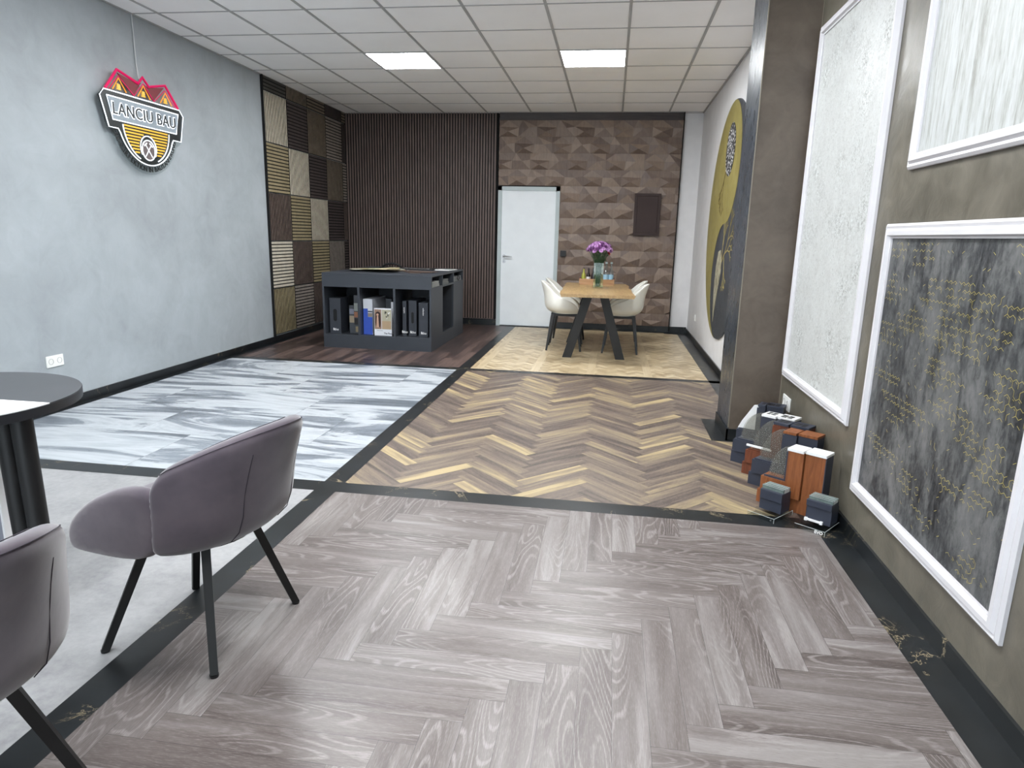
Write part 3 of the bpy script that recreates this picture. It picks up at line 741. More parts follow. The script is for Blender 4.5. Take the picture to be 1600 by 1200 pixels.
# roofs
zig = [(4.945, 2.345), (5.09, 2.505), (5.325, 2.452), (5.385, 2.51), (5.455, 2.452), (5.67, 2.505), (5.825, 2.345)]
bm = BM(); neon(bm, zig, .011, False); neon(bm, [(4.985, 2.347), (5.10, 2.462), (5.262, 2.347), (5.385, 2.462), (5.508, 2.347), (5.66, 2.462), (5.785, 2.347)], .004, False)
rf = obj('red_roof_tubes', bm, 'red_neon', t, world=True)
bm = BM(); prism(bm, [(5.10, 2.485), (5.325, 2.445), (5.37, 2.465), (5.262, 2.35)], 'x', SGX+.001, SGX+.009); prism(bm, [(5.40, 2.465), (5.455, 2.445), (5.66, 2.485), (5.508, 2.35)], 'x', SGX+.001, SGX+.009)
obj('roof_slopes', bm, 'sign_red', t, world=True)
for c in (5.10, 5.385, 5.665):
    bm = BM(); neon(bm, [(c-.075, 2.352), (c, 2.445), (c+.075, 2.352)], .0045, False); gb = obj('orange_gable', bm, 'orange_neon', t, world=True)
    bm = BM()
    for dz in (0, .016, .032): box(bm, SGX+.006, SGX+.012, c-.024+dz*.2, c+.024-dz*.2, 2.360+dz, 2.370+dz)
    box(bm, SGX+.006, SGX+.0115, c-.015, c+.015, 2.358, 2.394); obj('gable_window', bm, 'yellow_neon', gb, world=True)
bm = xf(text_bm('LANCIU BAU', .128, .002, 1.06, .007), Matrix.Translation((SGX+.012, SC, 2.208)) @ FACE_X); obj('name_letters_outline', bm, 'white_neon', t, world=True)
bm = xf(text_bm('LANCIU BAU', .128, .002, 1.06, .0), Matrix.Translation((SGX+.0165, SC, 2.208)) @ FACE_X); obj('name_letters', bm, 'sign_black', t, world=True)
# slogan along the lower arc
slog = 'DIE PERFEKTION IN BAUSANIERUNG'; bm = BM(); R_ = .386
a0, a1 = math.radians(-163), math.radians(-17)
wts = [(.45 if ch == 'I' else .55 if ch == ' ' else 1.0) for ch in slog]; tot = sum(wts); acc = 0
for ch, wt in zip(slog, wts):
    a = a0 + (a1-a0)*(acc+wt/2)/tot; acc += wt
    if ch == ' ': continue
    m = Matrix.Translation((SGX+.003, SC + R_*math.cos(a), 2.17 + R_*math.sin(a))) @ Matrix.Rotation(a+PI/2, 4, 'X') @ FACE_X
    merge(bm, xf(text_bm(ch, .054, .001, 1, .0016), m))
obj('slogan_letters', bm, 'sign_black', t, world=True)
t2 = tag(obj('sign_cable', (lambda b: (tube(b, [(XL+.006, 5.40, H-.004), (XL+.006, 5.402, 2.8), (XL+.008, 5.40, 2.62), (XL+.03, 5.385, 2.50), (SGX-.006, 5.385, 2.47)], .005, 8), b)[1])(BM()), plain('white_cable', (200, 202, 202), .5)), 'thin white cable running from the ceiling down to the illuminated sign', 'cable')

# ================================================================ DISPLAY UNIT
UX0, UX1, UY0, UY1, UH = -3.25, -1.968, 7.29, 8.94, .858
t = thing('display_unit', 'dark anthracite display counter with open bays in front of the slatted back wall', 'display unit', ((UX0+UX1)/2, (UY0+UY1)/2, 0))
UM = t
bm = BM(); box(bm, UX0, UX1, UY0, UY1, UH-.02, UH, bev=.002); obj('top_board', bm, 'anthracite', t, world=True)
bm = BM(); box(bm, UX0, UX1, UY0, UY0+.02, 0, .155); box(bm, UX0, UX0+.02, UY0+.02, UY1-.02, 0, .155); box(bm, UX1-.02, UX1, UY0+.02, UY1-.02, 0, .155); box(bm, UX0, UX1, UY1-.02, UY1, 0, .155); obj('plinth', bm, 'anthracite', t, world=True)
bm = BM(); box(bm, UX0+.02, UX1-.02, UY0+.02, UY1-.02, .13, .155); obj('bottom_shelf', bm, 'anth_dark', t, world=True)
bm = BM(); box(bm, UX0, UX1, UY0, UY0+.02, .70, UH-.02); obj('front_fascia', bm, 'anthracite', t, world=True)
bm = BM(); box(bm, UX0, UX0+.022, UY0, UY1, .155, .70); box(bm, UX0, UX0+.022, UY0+.02, UY1, .70, UH-.02); obj('side_panel', bm, 'anthracite', t, world=True)
bm = BM()
box(bm, UX1-.022, UX1, UY0+.0, 7.815, .155, .70); box(bm, UX1-.022, UX1, 8.37, UY1, .155, .70)
for y in (UY0+.0205, 7.80, 8.365, UY1-.02): box(bm, UX1-.35, UX1, y, y+.018, .72, UH-.0205)
box(bm, UX1-.35, UX1, UY0+.0205, UY1, .70, .72); obj('right_side_panel', bm, 'anthracite', t, world=True)
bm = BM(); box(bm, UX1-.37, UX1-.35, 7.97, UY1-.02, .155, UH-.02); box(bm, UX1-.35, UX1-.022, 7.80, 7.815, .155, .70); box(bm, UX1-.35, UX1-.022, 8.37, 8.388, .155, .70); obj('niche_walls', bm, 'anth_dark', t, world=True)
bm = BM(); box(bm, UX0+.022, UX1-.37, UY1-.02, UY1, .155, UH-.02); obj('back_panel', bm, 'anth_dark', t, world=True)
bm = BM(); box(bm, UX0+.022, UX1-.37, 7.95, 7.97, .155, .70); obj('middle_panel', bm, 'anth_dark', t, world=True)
for x in (-2.832, -2.411):
    bm = BM(); box(bm, x, x+.025, UY0+.001, 7.95, .155, .70); obj('divider', bm, 'anthracite', t, world=True)
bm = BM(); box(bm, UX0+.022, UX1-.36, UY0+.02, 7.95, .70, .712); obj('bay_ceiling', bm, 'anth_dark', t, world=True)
bx = plain('dark_sample_box_card', (54, 58, 66), .55); bxs = plain('black_card_opening', (10, 11, 13), .7)
wprint = plain('white_print', (228, 228, 226), .5)
def sbox(label, x0, x1, y0, y1, h, hole=True, txt='tho', vert=None, mat=bx, name='sample_box', zb=.155, cat='sample box'):
    t = thing(name, label, cat, ((x0+x1)/2, (y0+y1)/2, zb), 0, 'sample boxes in the display unit')
    bm = BM(); box(bm, x0, x1, y0, y1, zb, zb+h, bev=.002); obj('box', bm, mat, t, world=True)
    cx = (x0+x1)/2
    if hole:
        w = (x1-x0)*.26; bm = BM(); P = arc(cx, zb+h*.64, w*.62, 0, PI, 8) + arc(cx, zb+h*.40, w*.62, PI, 2*PI, 8)
        prism(bm, P, 'y', y0-.0012, y0+.001); obj('hand_hole', bm, bxs, t, world=True)
    if txt:
        bm = xf(text_bm(txt, .038, .0004, 1, .001), Matrix.Translation((cx+.012, y0-.001, zb+.045)) @ FACE_NY)
        box(bm, cx-.028, cx-.014, y0-.0016, y0, zb+.034, zb+.062); obj('printed_logo', bm, wprint, t, world=True)
    if vert:
        bm = xf(text_bm(vert, .022, .0004, 1, .0005), Matrix.Translation((cx, y0-.001, zb+h*.74)) @ FACE_NY @ Matrix.Rotation(-PI/2, 4, 'Z')); obj('printed_title', bm, wprint, t, world=True)
    return t
sbox('dark sample box with oval hand hole, alone in the left bay', -3.205, -3.07, 7.37, 7.60, .408)
sbox('thin dark sample box, leftmost in the right bay', -2.338, -2.292, 7.40, 7.80, .40, False, 'tho', 'samples')
sbox('dark sample box with oval hand hole in the middle of the right bay', -2.265, -2.172, 7.40, 7.80, .41, True)
sbox('wide dark sample box with vertical white title at the right end of the right bay', -2.135, -2.025, 7.36, 7.80, .392, False, 'tho', 'collection')
# books / catalogues in bays
def slab(name, label, x0, x1, y0, y1, z0, z1, mat, cat='catalogue', group='catalogues in the display unit'):
    t = thing(name, label, cat, ((x0+x1)/2, (y0+y1)/2, z0), 0, group)
    bm = BM(); box(bm, x0, x1, y0, y1, z0, z1, bev=.0015); obj('body', bm, mat, t, world=True); return t
def patch(parent, name, x0, x1, z0, z1, y, col):
    bm = BM(); box(bm, x0, x1, y-.0009, y+.0004, z0, z1)
    key = 'print_%d_%d_%d' % col
    m = bpy.data.materials.get(key) or plain(key, col, .5)
    return obj(name, bm, m, parent, world=True)
greyb = plain('grey_card', (66, 70, 76), .6)
s1 = slab('sample_board', 'sample board with pale stone and brick pictures behind the left divider of the display unit', -2.985, -2.925, 7.42, 7.44, .155, .48, greyb, 'sample board', 'sample boards in the left bay')
patch(s1, 'stone_picture', -2.984, -2.926, .38, .44, 7.42, (116, 118, 132)); patch(s1, 'floor_picture', -2.984, -2.926, .28, .36, 7.42, (150, 136, 116))
s2 = slab('sample_board', 'narrow tall sample board with brown wood pictures right of the left bay box', -2.92, -2.845, 7.40, 7.415, .155, .60, greyb, 'sample board', 'sample boards in the left bay')
patch(s2, 'pattern_picture', -2.918, -2.85, .42, .51, 7.40, (132, 138, 134)); patch(s2, 'brick_picture', -2.918, -2.85, .345, .41, 7.40, (146, 98, 72)); patch(s2, 'dark_picture', -2.918, -2.85, .26, .335, 7.40, (30, 28, 28)); patch(s2, 'oak_picture', -2.905, -2.85, .175, .24, 7.40, (136, 122, 94))
s3 = slab('sample_box', 'blue and white sample box in the middle bay of the display unit', -2.80, -2.69, 7.38, 7.85, .155, .565, plain('pale_card', (206, 210, 218), .5), 'sample box', 'sample boxes in the display unit')
patch(s3, 'blue_print', -2.799, -2.691, .156, .36, 7.38, (52, 84, 180)); patch(s3, 'blue_side_print', -2.799, -2.745, .36, .455, 7.38, (52, 84, 180)); patch(s3, 'dark_stripe', -2.744, -2.691, .415, .43, 7.38, (50, 56, 66)); patch(s3, 'floor_photo', -2.744, -2.691, .362, .405, 7.38, (140, 128, 116))
s4 = slab('catalogue', 'catalogue with a long haired woman on its cover, standing in the middle bay', -2.655, -2.448, 7.34, 7.355, .155, .47, plain('white_cover', (228, 230, 236), .45))
ph = patch(s4, 'room_photo', -2.565, -2.452, .23, .455, 7.34, (176, 172, 150))
patch(ph, 'photo_floor', -2.562, -2.455, .232, .325, 7.3392, (176, 152, 122)); rr = random.Random(2)
for i in range(14): patch(ph, 'photo_detail', *(lambda x, z, w, h: (x, x+w, z, z+h))(rr.uniform(-2.56, -2.475), rr.uniform(.335, .43), rr.uniform(.006, .018), rr.uniform(.005, .02)), 7.3392-.0002*i, rr.choice([(40, 48, 46), (92, 98, 84), (226, 226, 220), (58, 60, 52)]))
ph2 = patch(s4, 'woman_photo', -2.651, -2.57, .23, .455, 7.34, (150, 122, 104))
bm = BM(); prism(bm, arc(-2.61, .40, .03, 0, PI, 14) + [(-2.642, .30), (-2.632, .26), (-2.585, .25), (-2.578, .30)], 'y', 7.3376, 7.3392); obj('hair', bm, plain('dark_hair_print', (46, 28, 26), .6), ph2, world=True)
bm = BM(); prism(bm, arc(-2.615, .395, .014, 0, 2*PI, 14)[:-1], 'y', 7.336, 7.3378); prism(bm, [(-2.622, .38), (-2.606, .38), (-2.598, .25), (-2.63, .25)], 'y', 7.336, 7.3378); obj('face_and_neck', bm, plain('skin_print', (196, 158, 136), .6), ph2, world=True)
bm = xf(text_bm('The Floor', .026, .0004, 1, .0008), Matrix.Translation((-2.49, 7.339, .182)) @ FACE_NY); merge(bm, xf(text_bm('HOME DESIGN', .011, .0003), Matrix.Translation((-2.59, 7.339, .212)) @ FACE_NY)); obj('cover_title', bm, plain('grey_print', (70, 76, 86), .5), s4, world=True)
slab('catalogue', 'dark upright catalogue behind the cover with the woman', -2.585, -2.515, 7.55, 7.75, .155, .56, greyb)
slab('catalogue', 'white catalogue edge standing at the right of the middle bay', -2.50, -2.44, 7.48, 7.50, .155, .53, plain('white_cover2', (214, 216, 222), .5))
s = slab('sample_board', 'white edged board standing in the right side niche of the display unit', UX1-.30, UX1-.028, 7.845, 7.862, .155, .53, plain('white_board_edge', (206, 208, 222), .5), 'sample board', None)
# side drawers contents
for y0, y1, lb, col in ((7.33, 7.70, 'pale sample stack in the first slot on the right side of the display unit', (150, 152, 150)), (7.84, 8.15, 'small grey sample stack in the middle slot on the right side of the display unit', (110, 113, 113)), (8.40, 8.86, 'grey sample folder with a black ring handle in the rear slot of the display unit', (138, 142, 144))):
    t3 = thing('sample_stack', lb, 'sample stack', (UX1-.13, (y0+y1)/2, .72), 0, 'sample stacks in the side slots')
    bm = BM()
    for i in range(4): box(bm, UX1-.27, UX1-.012+.003*(i % 2), y0+.01*i, y1-.01*i, .721+.016*i, .721+.016*i+.012)
    obj('boards', bm, plain('board_%d' % col[0], col, .5), t3, world=True)
    if y0 > 8.3:
        bm = BM(); P = [(UX1+.012, 8.60+.055*math.cos(a), .765+.032*math.sin(a)) for a in [2*PI*i/16 for i in range(17)]]; tube(bm, P, .006, 8, False); obj('ring_handle', bm, 'black_plastic', t3, world=True)
# fan decks and booklets on top
UT = UH
def fan(label, cx, cy, a0, a1, L, w, cols, group='sample fans on the display unit', dz=0):
    t = thing('sample_fan', label, 'sample fan', (cx, cy, UT+dz), 0, group)
    n = len(cols)
    for i, c in enumerate(cols):
        a = a0+(a1-a0)*i/(n-1); bm = BM(); box(bm, -.02, L, -w/2, w/2, 0, .003); xf(bm, Matrix.Translation((0, 0, .0005+i*.0034)) @ Matrix.Rotation(a, 4, 'Z'))
        key = 'fan_%d_%d_%d' % c
        obj('sample_strip', bm, bpy.data.materials.get(key) or wood(key, [tuple(max(0, v-16) for v in c), c, tuple(min(255, v+12) for v in c)], .5), t)
    bm = BM(); lathe(bm, [(.012, 0), (.012, n*.0034+.004)], (0, 0, 0), 12); obj('pivot_screw', bm, 'steel', t)
fan('large fan of brown and beige sample strips on the left of the counter top', -2.55, 8.05, math.radians(150), math.radians(215), .62, .16, [(120, 100, 86), (142, 122, 104), (160, 146, 124), (178, 164, 138), (190, 178, 152), (136, 126, 118), (168, 168, 150)])
fan('smaller fan of yellow and cream samples at the front centre of the counter top', -2.62, 8.0, math.radians(225), math.radians(285), .42, .13, [(186, 176, 130), (170, 176, 140), (196, 184, 150), (150, 140, 110)], dz=.029)
fan('dark brown sample fan on the right half of the counter top', -2.45, 8.0, math.radians(-60), math.radians(-20), .40, .14, [(84, 68, 60), (70, 58, 54), (96, 80, 72)])
t4 = thing('catalogue', 'black catalogue with white title lying on the counter top', 'catalogue', (-2.46, 8.50, UT), 0, 'catalogues lying on the counter')
bm = BM(); box(bm, -.22, .2, -.13, .13, 0, .012, Matrix.Rotation(.12, 4, 'Z'), bev=.002); obj('cover', bm, 'black_plastic', t4)
bm = xf(text_bm('FLOORING', .07, .0004, 1, .001), Matrix.Translation((-.02, -.02, .0128))); obj('cover_title', bm, wprint, t4)
t4 = thing('catalogue', 'white brochure lying at the right end of the counter top', 'catalogue', (-2.11, 8.55, UT), 0, 'catalogues lying on the counter')
bm = BM(); box(bm, -.1, .1, -.14, .14, 0, .010, Matrix.Rotation(-.15, 4, 'Z'), bev=.002); obj('cover', bm, wprint, t4)
bm = BM(); box(bm, -.07, .07, -.02, .10, .0101, .0106, Matrix.Rotation(-.15, 4, 'Z')); obj('cover_photo', bm, plain('teal_print', (92, 112, 110), .5), t4)
t4 = thing('carrying_handle', 'black plastic carrying handle lying behind the sample fans on the counter', 'handle', (-2.86, 8.62, UT))
bm = BM(); tube(bm, [(-.13, 0, .012), (-.08, 0, .05), (0, 0, .062), (.08, 0, .05), (.13, 0, .012)], .014, 8); obj('grip', bm, 'black_plastic', t4, smooth=True)
bm = BM(); box(bm, -.16, .16, -.05, .05, 0, .014, bev=.004); obj('plate', bm, 'black_plastic', t4)

# ================================================================ DINING TABLE
TZ = .735
t = thing('dining_table', 'oak topped dining table with black A-shaped legs in front of the relief cladding', 'table', (-.155, 7.9, 0), math.radians(1.5))
bm = BM(); n = 24; L0, L1 = -.87, .95; rows = []
rr = random.Random(6)
edge = [(rr.uniform(-.008, .008)+.006*math.sin(i*.9), rr.uniform(-.008, .008)+.006*math.sin(i*.7+1)) for i in range(n+1)]
for i in range(n+1):
    y = L0+(L1-L0)*i/n; a = -.385+edge[i][0]; b = .395+edge[i][1]
    rows.append([(a, y, TZ), (b, y, TZ), (b-.015, y, TZ-.032), (a+.015, y, TZ-.032)])
V = sheet(bm, rows, True); bm.faces.new(V[0]); bm.faces.new(V[-1][::-1]); obj('table_top', bm, 'oak_top', t)
for nm, yy in (('front', -.48), ('rear', .60)):
    for s in (-1, 1):
        bm = BM()
        P0 = [(s*.345, 0), (s*.245, 0), (s*.035-.0, TZ-.033), (s*.130, TZ-.033)]
        prism(bm, P0, 'y', yy-.04, yy+.04); obj('leg', bm, 'black_metal', t)
bm = BM(); box(bm, -.16, .16, -.54, -.42, TZ-.042, TZ-.032); box(bm, -.16, .16, .54, .66, TZ-.042, TZ-.032); box(bm, -.03, .03, -.42, .54, TZ-.06, TZ-.032); obj('underframe', bm, 'black_metal', t)

# white tub chairs
def tub_shell(bm, th=.012):
    """shell of a moulded armchair; forward = +x"""
    NS, NT_ = 37, 13; rows = []
    key = [(0, .810), (25, .800), (45, .745), (62, .675), (80, .630), (100, .600), (118, .560), (132, .500), (142, .462)]
    def kz(d):
        d = abs(d)
        for (a, za), (b, zb) in zip(key, key[1:]):
            if d <= b: t = (d-a)/(b-a); t = t*t*(3-2*t)*.4+t*.6; return za+(zb-za)*t
        return key[-1][1]
    for i in range(NS):
        s = -1+2*i/(NS-1); d = s*142; ph = math.radians(d); row = []
        c = math.cos(ph); zr = kz(d); back = max(0, c)
        for j in range(NT_):
            q = j/(NT_-1)
            if q < .35:
                u = q/.35; rx = .17*u; ry = .17*u; z = .440 - .004*u + .010*u**3
            else:
                u = (q-.35)/.65; zz = .446+(zr-.446)*u
                hgt = (zz-.446)
                blg = 1-math.exp(-hgt/.030)
                rx = .17 + .075*blg + .055*back**2*max(0, (zz-.58)/.23)**1.6
                ry = .17 + .098*blg - .02*max(0, (zz-.60)/.2)*back
                z = zz
            row.append((-rx*c, ry*math.sin(ph)*(1 if c > 0 else 1-.10*c*c), z))
        rows.append(row)
    return rows
def make_tub_chair(label, loc, rz):
    t = thing('tub_chair', label, 'chair', loc, rz, 'white moulded chairs around the dining table')
    bm = BM(); rows = tub_shell(bm); V = sheet(bm, rows); bmesh.ops.remove_doubles(bm, verts=bm.verts[:], dist=.0005)
    # front lip of the seat
    o = obj('seat_shell', bm, 'white_plastic', t, smooth=True)
    md = o.modifiers.new('sol', 'SOLIDIFY'); md.thickness = .014; md.offset = 0; md = o.modifiers.new('sub', 'SUBSURF'); md.levels = 1; md.render_levels = 1
    bm = BM(); prof = []
    P = [(.0+.205*math.cos(a)*(1.0 if math.cos(a) > 0 else .80), .175*math.sin(a)) for a in [2*PI*i/28 for i in range(28)]]
    prism(bm, P, 'z', .437, .462); o = obj('seat_pad', bm, 'white_plastic', t, smooth='auto')
    for k, (sx, sy) in enumerate(((1, 1), (1, -1), (-1, 1), (-1, -1))):
        bm = BM(); x1, y1 = sx*.20, sy*.20; x0, y0 = sx*.14, sy*.13
        tube(bm, [(x0, y0, .425), (x0+(x1-x0)*.12, y0+(y1-y0)*.12, .39), (x1, y1, .0)], [.026, .026, .015], 4)
        obj('leg', bm, 'black_plastic', t)
    bm = BM(); box(bm, -.16, .18, -.14, -.115, .405, .437); box(bm, -.16, .18, .115, .14, .405, .437); box(bm, -.16, -.13, -.14, .14, .405, .437); box(bm, .15, .18, -.14, .14, .405, .437); obj('seat_frame', bm, 'black_plastic', t)
    return t
ch = make_tub_chair('white moulded armchair at the near left of the dining table', (-.51, 7.98, 0), .03)
for lb, lc, a in (('white moulded armchair behind the near left one, towards the door', (-.51, 8.56, 0), -.02), ('white moulded armchair at the near right of the dining table', (.155, 7.96, 0), PI-.03), ('white moulded armchair behind the near right one, towards the relief cladding', (.165, 8.56, 0), PI+.02)):
    c = copy_tree(ch); c.location = lc; c.rotation_euler = (0, 0, a); c['label'] = lb

# vase
VX, VY = -.139, 7.95
t = thing('glass_vase', 'tall square glass vase holding the lilac flowers on the dining table', 'vase', (VX, VY, TZ))
bm = BM()
for i, (hw0, hw1) in enumerate(((.056, .056),)):
    box(bm, -.056, .056, -.056, -.052, .012, .295); box(bm, -.056, .056, .052, .056, .012, .295); box(bm, -.056, -.052, -.052, .052, .012, .295); box(bm, .052, .056, -.052, .052, .012, .295); box(bm, -.056, .056, -.056, .056, 0, .014)
obj('glass', bm, 'vase_glass', t)
bm = BM(); box(bm, -.0515, .0515, -.0515, .0515, .015, .165); obj('water', bm, glass('water', (.90, .94, .80, 1), .05, .02), t)
t = thing('flower_bouquet', 'bouquet of lilac chrysanthemums with one red bloom in the glass vase', 'flowers', (VX, VY, TZ+.02))
rr = random.Random(9); heads = []
for i in range(64):
    a = 2.39996*i; e = math.acos(1-(i+.5)/64*.98); R0 = .128+rr.uniform(-.01, .008)
    heads.append((.0+R0*1.08*math.sin(e)*math.cos(a), R0*.95*math.sin(e)*math.sin(a), .40+.105*math.cos(e), 'petal' if rr.random() < .7 else 'petal_dark'))
heads.append((.10, -.06, .385, 'petal_red'))
bm = BM()
for hx_, hy, hz, _ in heads:
    tube(bm, [(hx_*.10+rr.uniform(-.02, .02), hy*.1+rr.uniform(-.02, .02), .0), (hx_*.25, hy*.25, .24), (hx_*.8, hy*.8, hz-.03), (hx_, hy, hz-.004)], .0022, 5)
obj('stems', bm, 'leaf', t)
for hx_, hy, hz, mt in heads:
    bm = BM(); d = Vector((hx_, hy, max(.02, hz-.32))).normalized(); q = d.to_track_quat('Z', 'Y').to_matrix().to_4x4(); q.translation = (hx_, hy, hz)
    for ly in range(3):
        for k in range(9):
            a = 2*PI*k/9+ly*.35; ti = .25+ly*.42; L = .034-ly*.006
            p = [Vector((0, -.004, 0)), Vector((L*.6, -.0065, .004)), Vector((L, 0, .003)), Vector((L*.6, .0065, .004)), Vector((0, .004, 0))]
            m = q @ Matrix.Rotation(a, 4, 'Z') @ Matrix.Rotation(-ti, 4, 'Y')
            bm.faces.new([bm.verts.new(m @ v) for v in p])
    o = obj('flower_head', bm, mt, t)
    if mt == 'petal_red': o['label'] = 'red flower head'
bm = BM()
for i in range(170):
    z = rr.uniform(.13, .40); R0 = .035+.085*max(0, (z-.20)/.2); a = rr.uniform(0, 2*PI); r_ = R0*math.sqrt(rr.random())
    if z < .29: r_ = min(r_, .04)
    c = Vector((r_*math.cos(a), r_*math.sin(a), z)); m = Matrix.Translation(c) @ Matrix.Rotation(rr.uniform(0, 6.28), 4, 'Z') @ Matrix.Rotation(rr.uniform(-1.2, .9), 4, 'Y')
    L = rr.uniform(.02, .042) if z > .30 else .018
    bm.faces.new([bm.verts.new(m @ Vector(v)) for v in ((0, 0, 0), (L*.3, -L*.3, .002), (L*.75, -L*.24, 0), (L, 0, -.003), (L*.75, L*.24, 0), (L*.3, L*.3, .002))])
obj('leaves', bm, 'leaf', t)

# crate with bottles
CX0, CX1, CY0, CY1 = -.385, .052, 8.52, 8.70
t = thing('bottle_crate', 'shallow wooden crate holding small bottles behind the vase', 'crate', ((CX0+CX1)/2, (CY0+CY1)/2, TZ))
bm = BM(); box(bm, CX0, CX1, CY0, CY1, TZ, TZ+.008); box(bm, CX0, CX1, CY0, CY0+.01, TZ+.008, TZ+.072); box(bm, CX0, CX1, CY1-.01, CY1, TZ+.008, TZ+.072); obj('long_sides', bm, 'crate', t, world=True)
bm = BM(); box(bm, CX0, CX0+.012, CY0+.01, CY1-.01, TZ+.008, TZ+.085); box(bm, CX1-.012, CX1, CY0+.01, CY1-.01, TZ+.008, TZ+.085); obj('end_sides', bm, plain('dark_crate_end', (104, 56, 44), .5), t, world=True)
def bottle(label, x, y, h, r, mat, capm, lab=None, liquid=None):
    t = thing('small_bottle', label, 'bottle', (x, y, TZ+.0085), 0, 'bottles in the wooden crate')
    bm = BM(); lathe(bm, [(r, 0), (r, h*.48), (r*.92, h*.56), (r*.42, h*.72), (r*.36, h*.93)], (0, 0, 0), 16); obj('bottle_body', bm, mat, t, smooth='auto')
    bm = BM(); lathe(bm, [(r*.45, h*.93), (r*.45, h)], (0, 0, 0), 12); obj('cap', bm, capm, t, smooth='auto')
    if lab:
        bm = BM(); lathe(bm, [(r+.0006, h*.14), (r+.0006, h*.44)], (0, 0, 0), 16, False); obj('paper_label', bm, lab, t, smooth='auto')
    return t
cola = plain('dark_brown_cola', (34, 20, 22), .15); lemon = plain('yellow_green_lemonade', (150, 150, 62), .15); capg = plain('dark_cap', (60, 44, 48), .4); capt = plain('grey_teal_cap', (140, 156, 158), .4)
bl = plain('pale_blue_label', (150, 186, 206), .5); wl = plain('white_label', (210, 206, 204), .5)
bottle('small yellow lemonade bottle at the left end of the crate', -.335, 8.60, .20, .026, lemon, capg, None)
bottle('small dark bottle with a pale label second from the left in the crate', -.275, 8.60, .20, .026, cola, capg, wl)
bottle('dark bottle in the crate half hidden by the vase', -.215, 8.60, .20, .026, cola, capg, None)
bottle('tall clear water bottle just right of the vase in the crate', -.055, 8.60, .275, .034, 'bottle_clear', capt, bl)
bottle('tall clear water bottle at the right end of the crate', .008, 8.60, .275, .030, 'bottle_clear', capt, bl)

# ================================================================ ROUND MEETING TABLE
RT = (-2.225, 1.885)
t = thing('round_table', 'round grey and white meeting table with thick black legs at the left edge', 'table', (RT[0], RT[1], 0))
bm = BM(); lathe(bm, [(.405, .703), (.415, .706), (.4155, .737)], (0, 0, 0), 72); obj('table_rim', bm, 'table_edge', t, smooth='auto')
bm = BM(); prism(bm, arc(0, 0, .4135, math.radians(2), math.radians(178), 48), 'z', .737, .7405); obj('grey_half', bm, 'table_dark', t)['label'] = 'grey half of the table top'
bm = BM(); prism(bm, arc(0, 0, .4135, math.radians(178), math.radians(362), 48), 'z', .737, .7405); obj('white_half', bm, 'table_white', t)['label'] = 'white half of the table top'
for a, k in ((2, 1), (3, .79), (122, 1), (123, .79), (242, 1), (243, .79)):
    bm = BM(); c, s = math.cos(math.radians(a))*k, math.sin(math.radians(a))*k
    tube(bm, [(c*.30, s*.30, .703), (c*.31, s*.31, .35), (c*.322, s*.322, .0)], [.034, .033, .030], 20); obj('leg', bm, 'black_metal', t, smooth='auto')
bm = BM(); lathe(bm, [(.30, .690), (.30, .703)], (0, 0, 0), 40); obj('underplate', bm, 'black_metal', t, smooth='auto')
bm = BM(); box(bm, -.10, .105, .07, .16, .0, .690, bev=.003); cc = obj('central_column', bm, plain('grey_lacquer', (138, 140, 150), .45), t)
bm = BM(); box(bm, .105, .113, .066, .16, .0, .690); obj('column_edge', bm, 'table_white', cc)

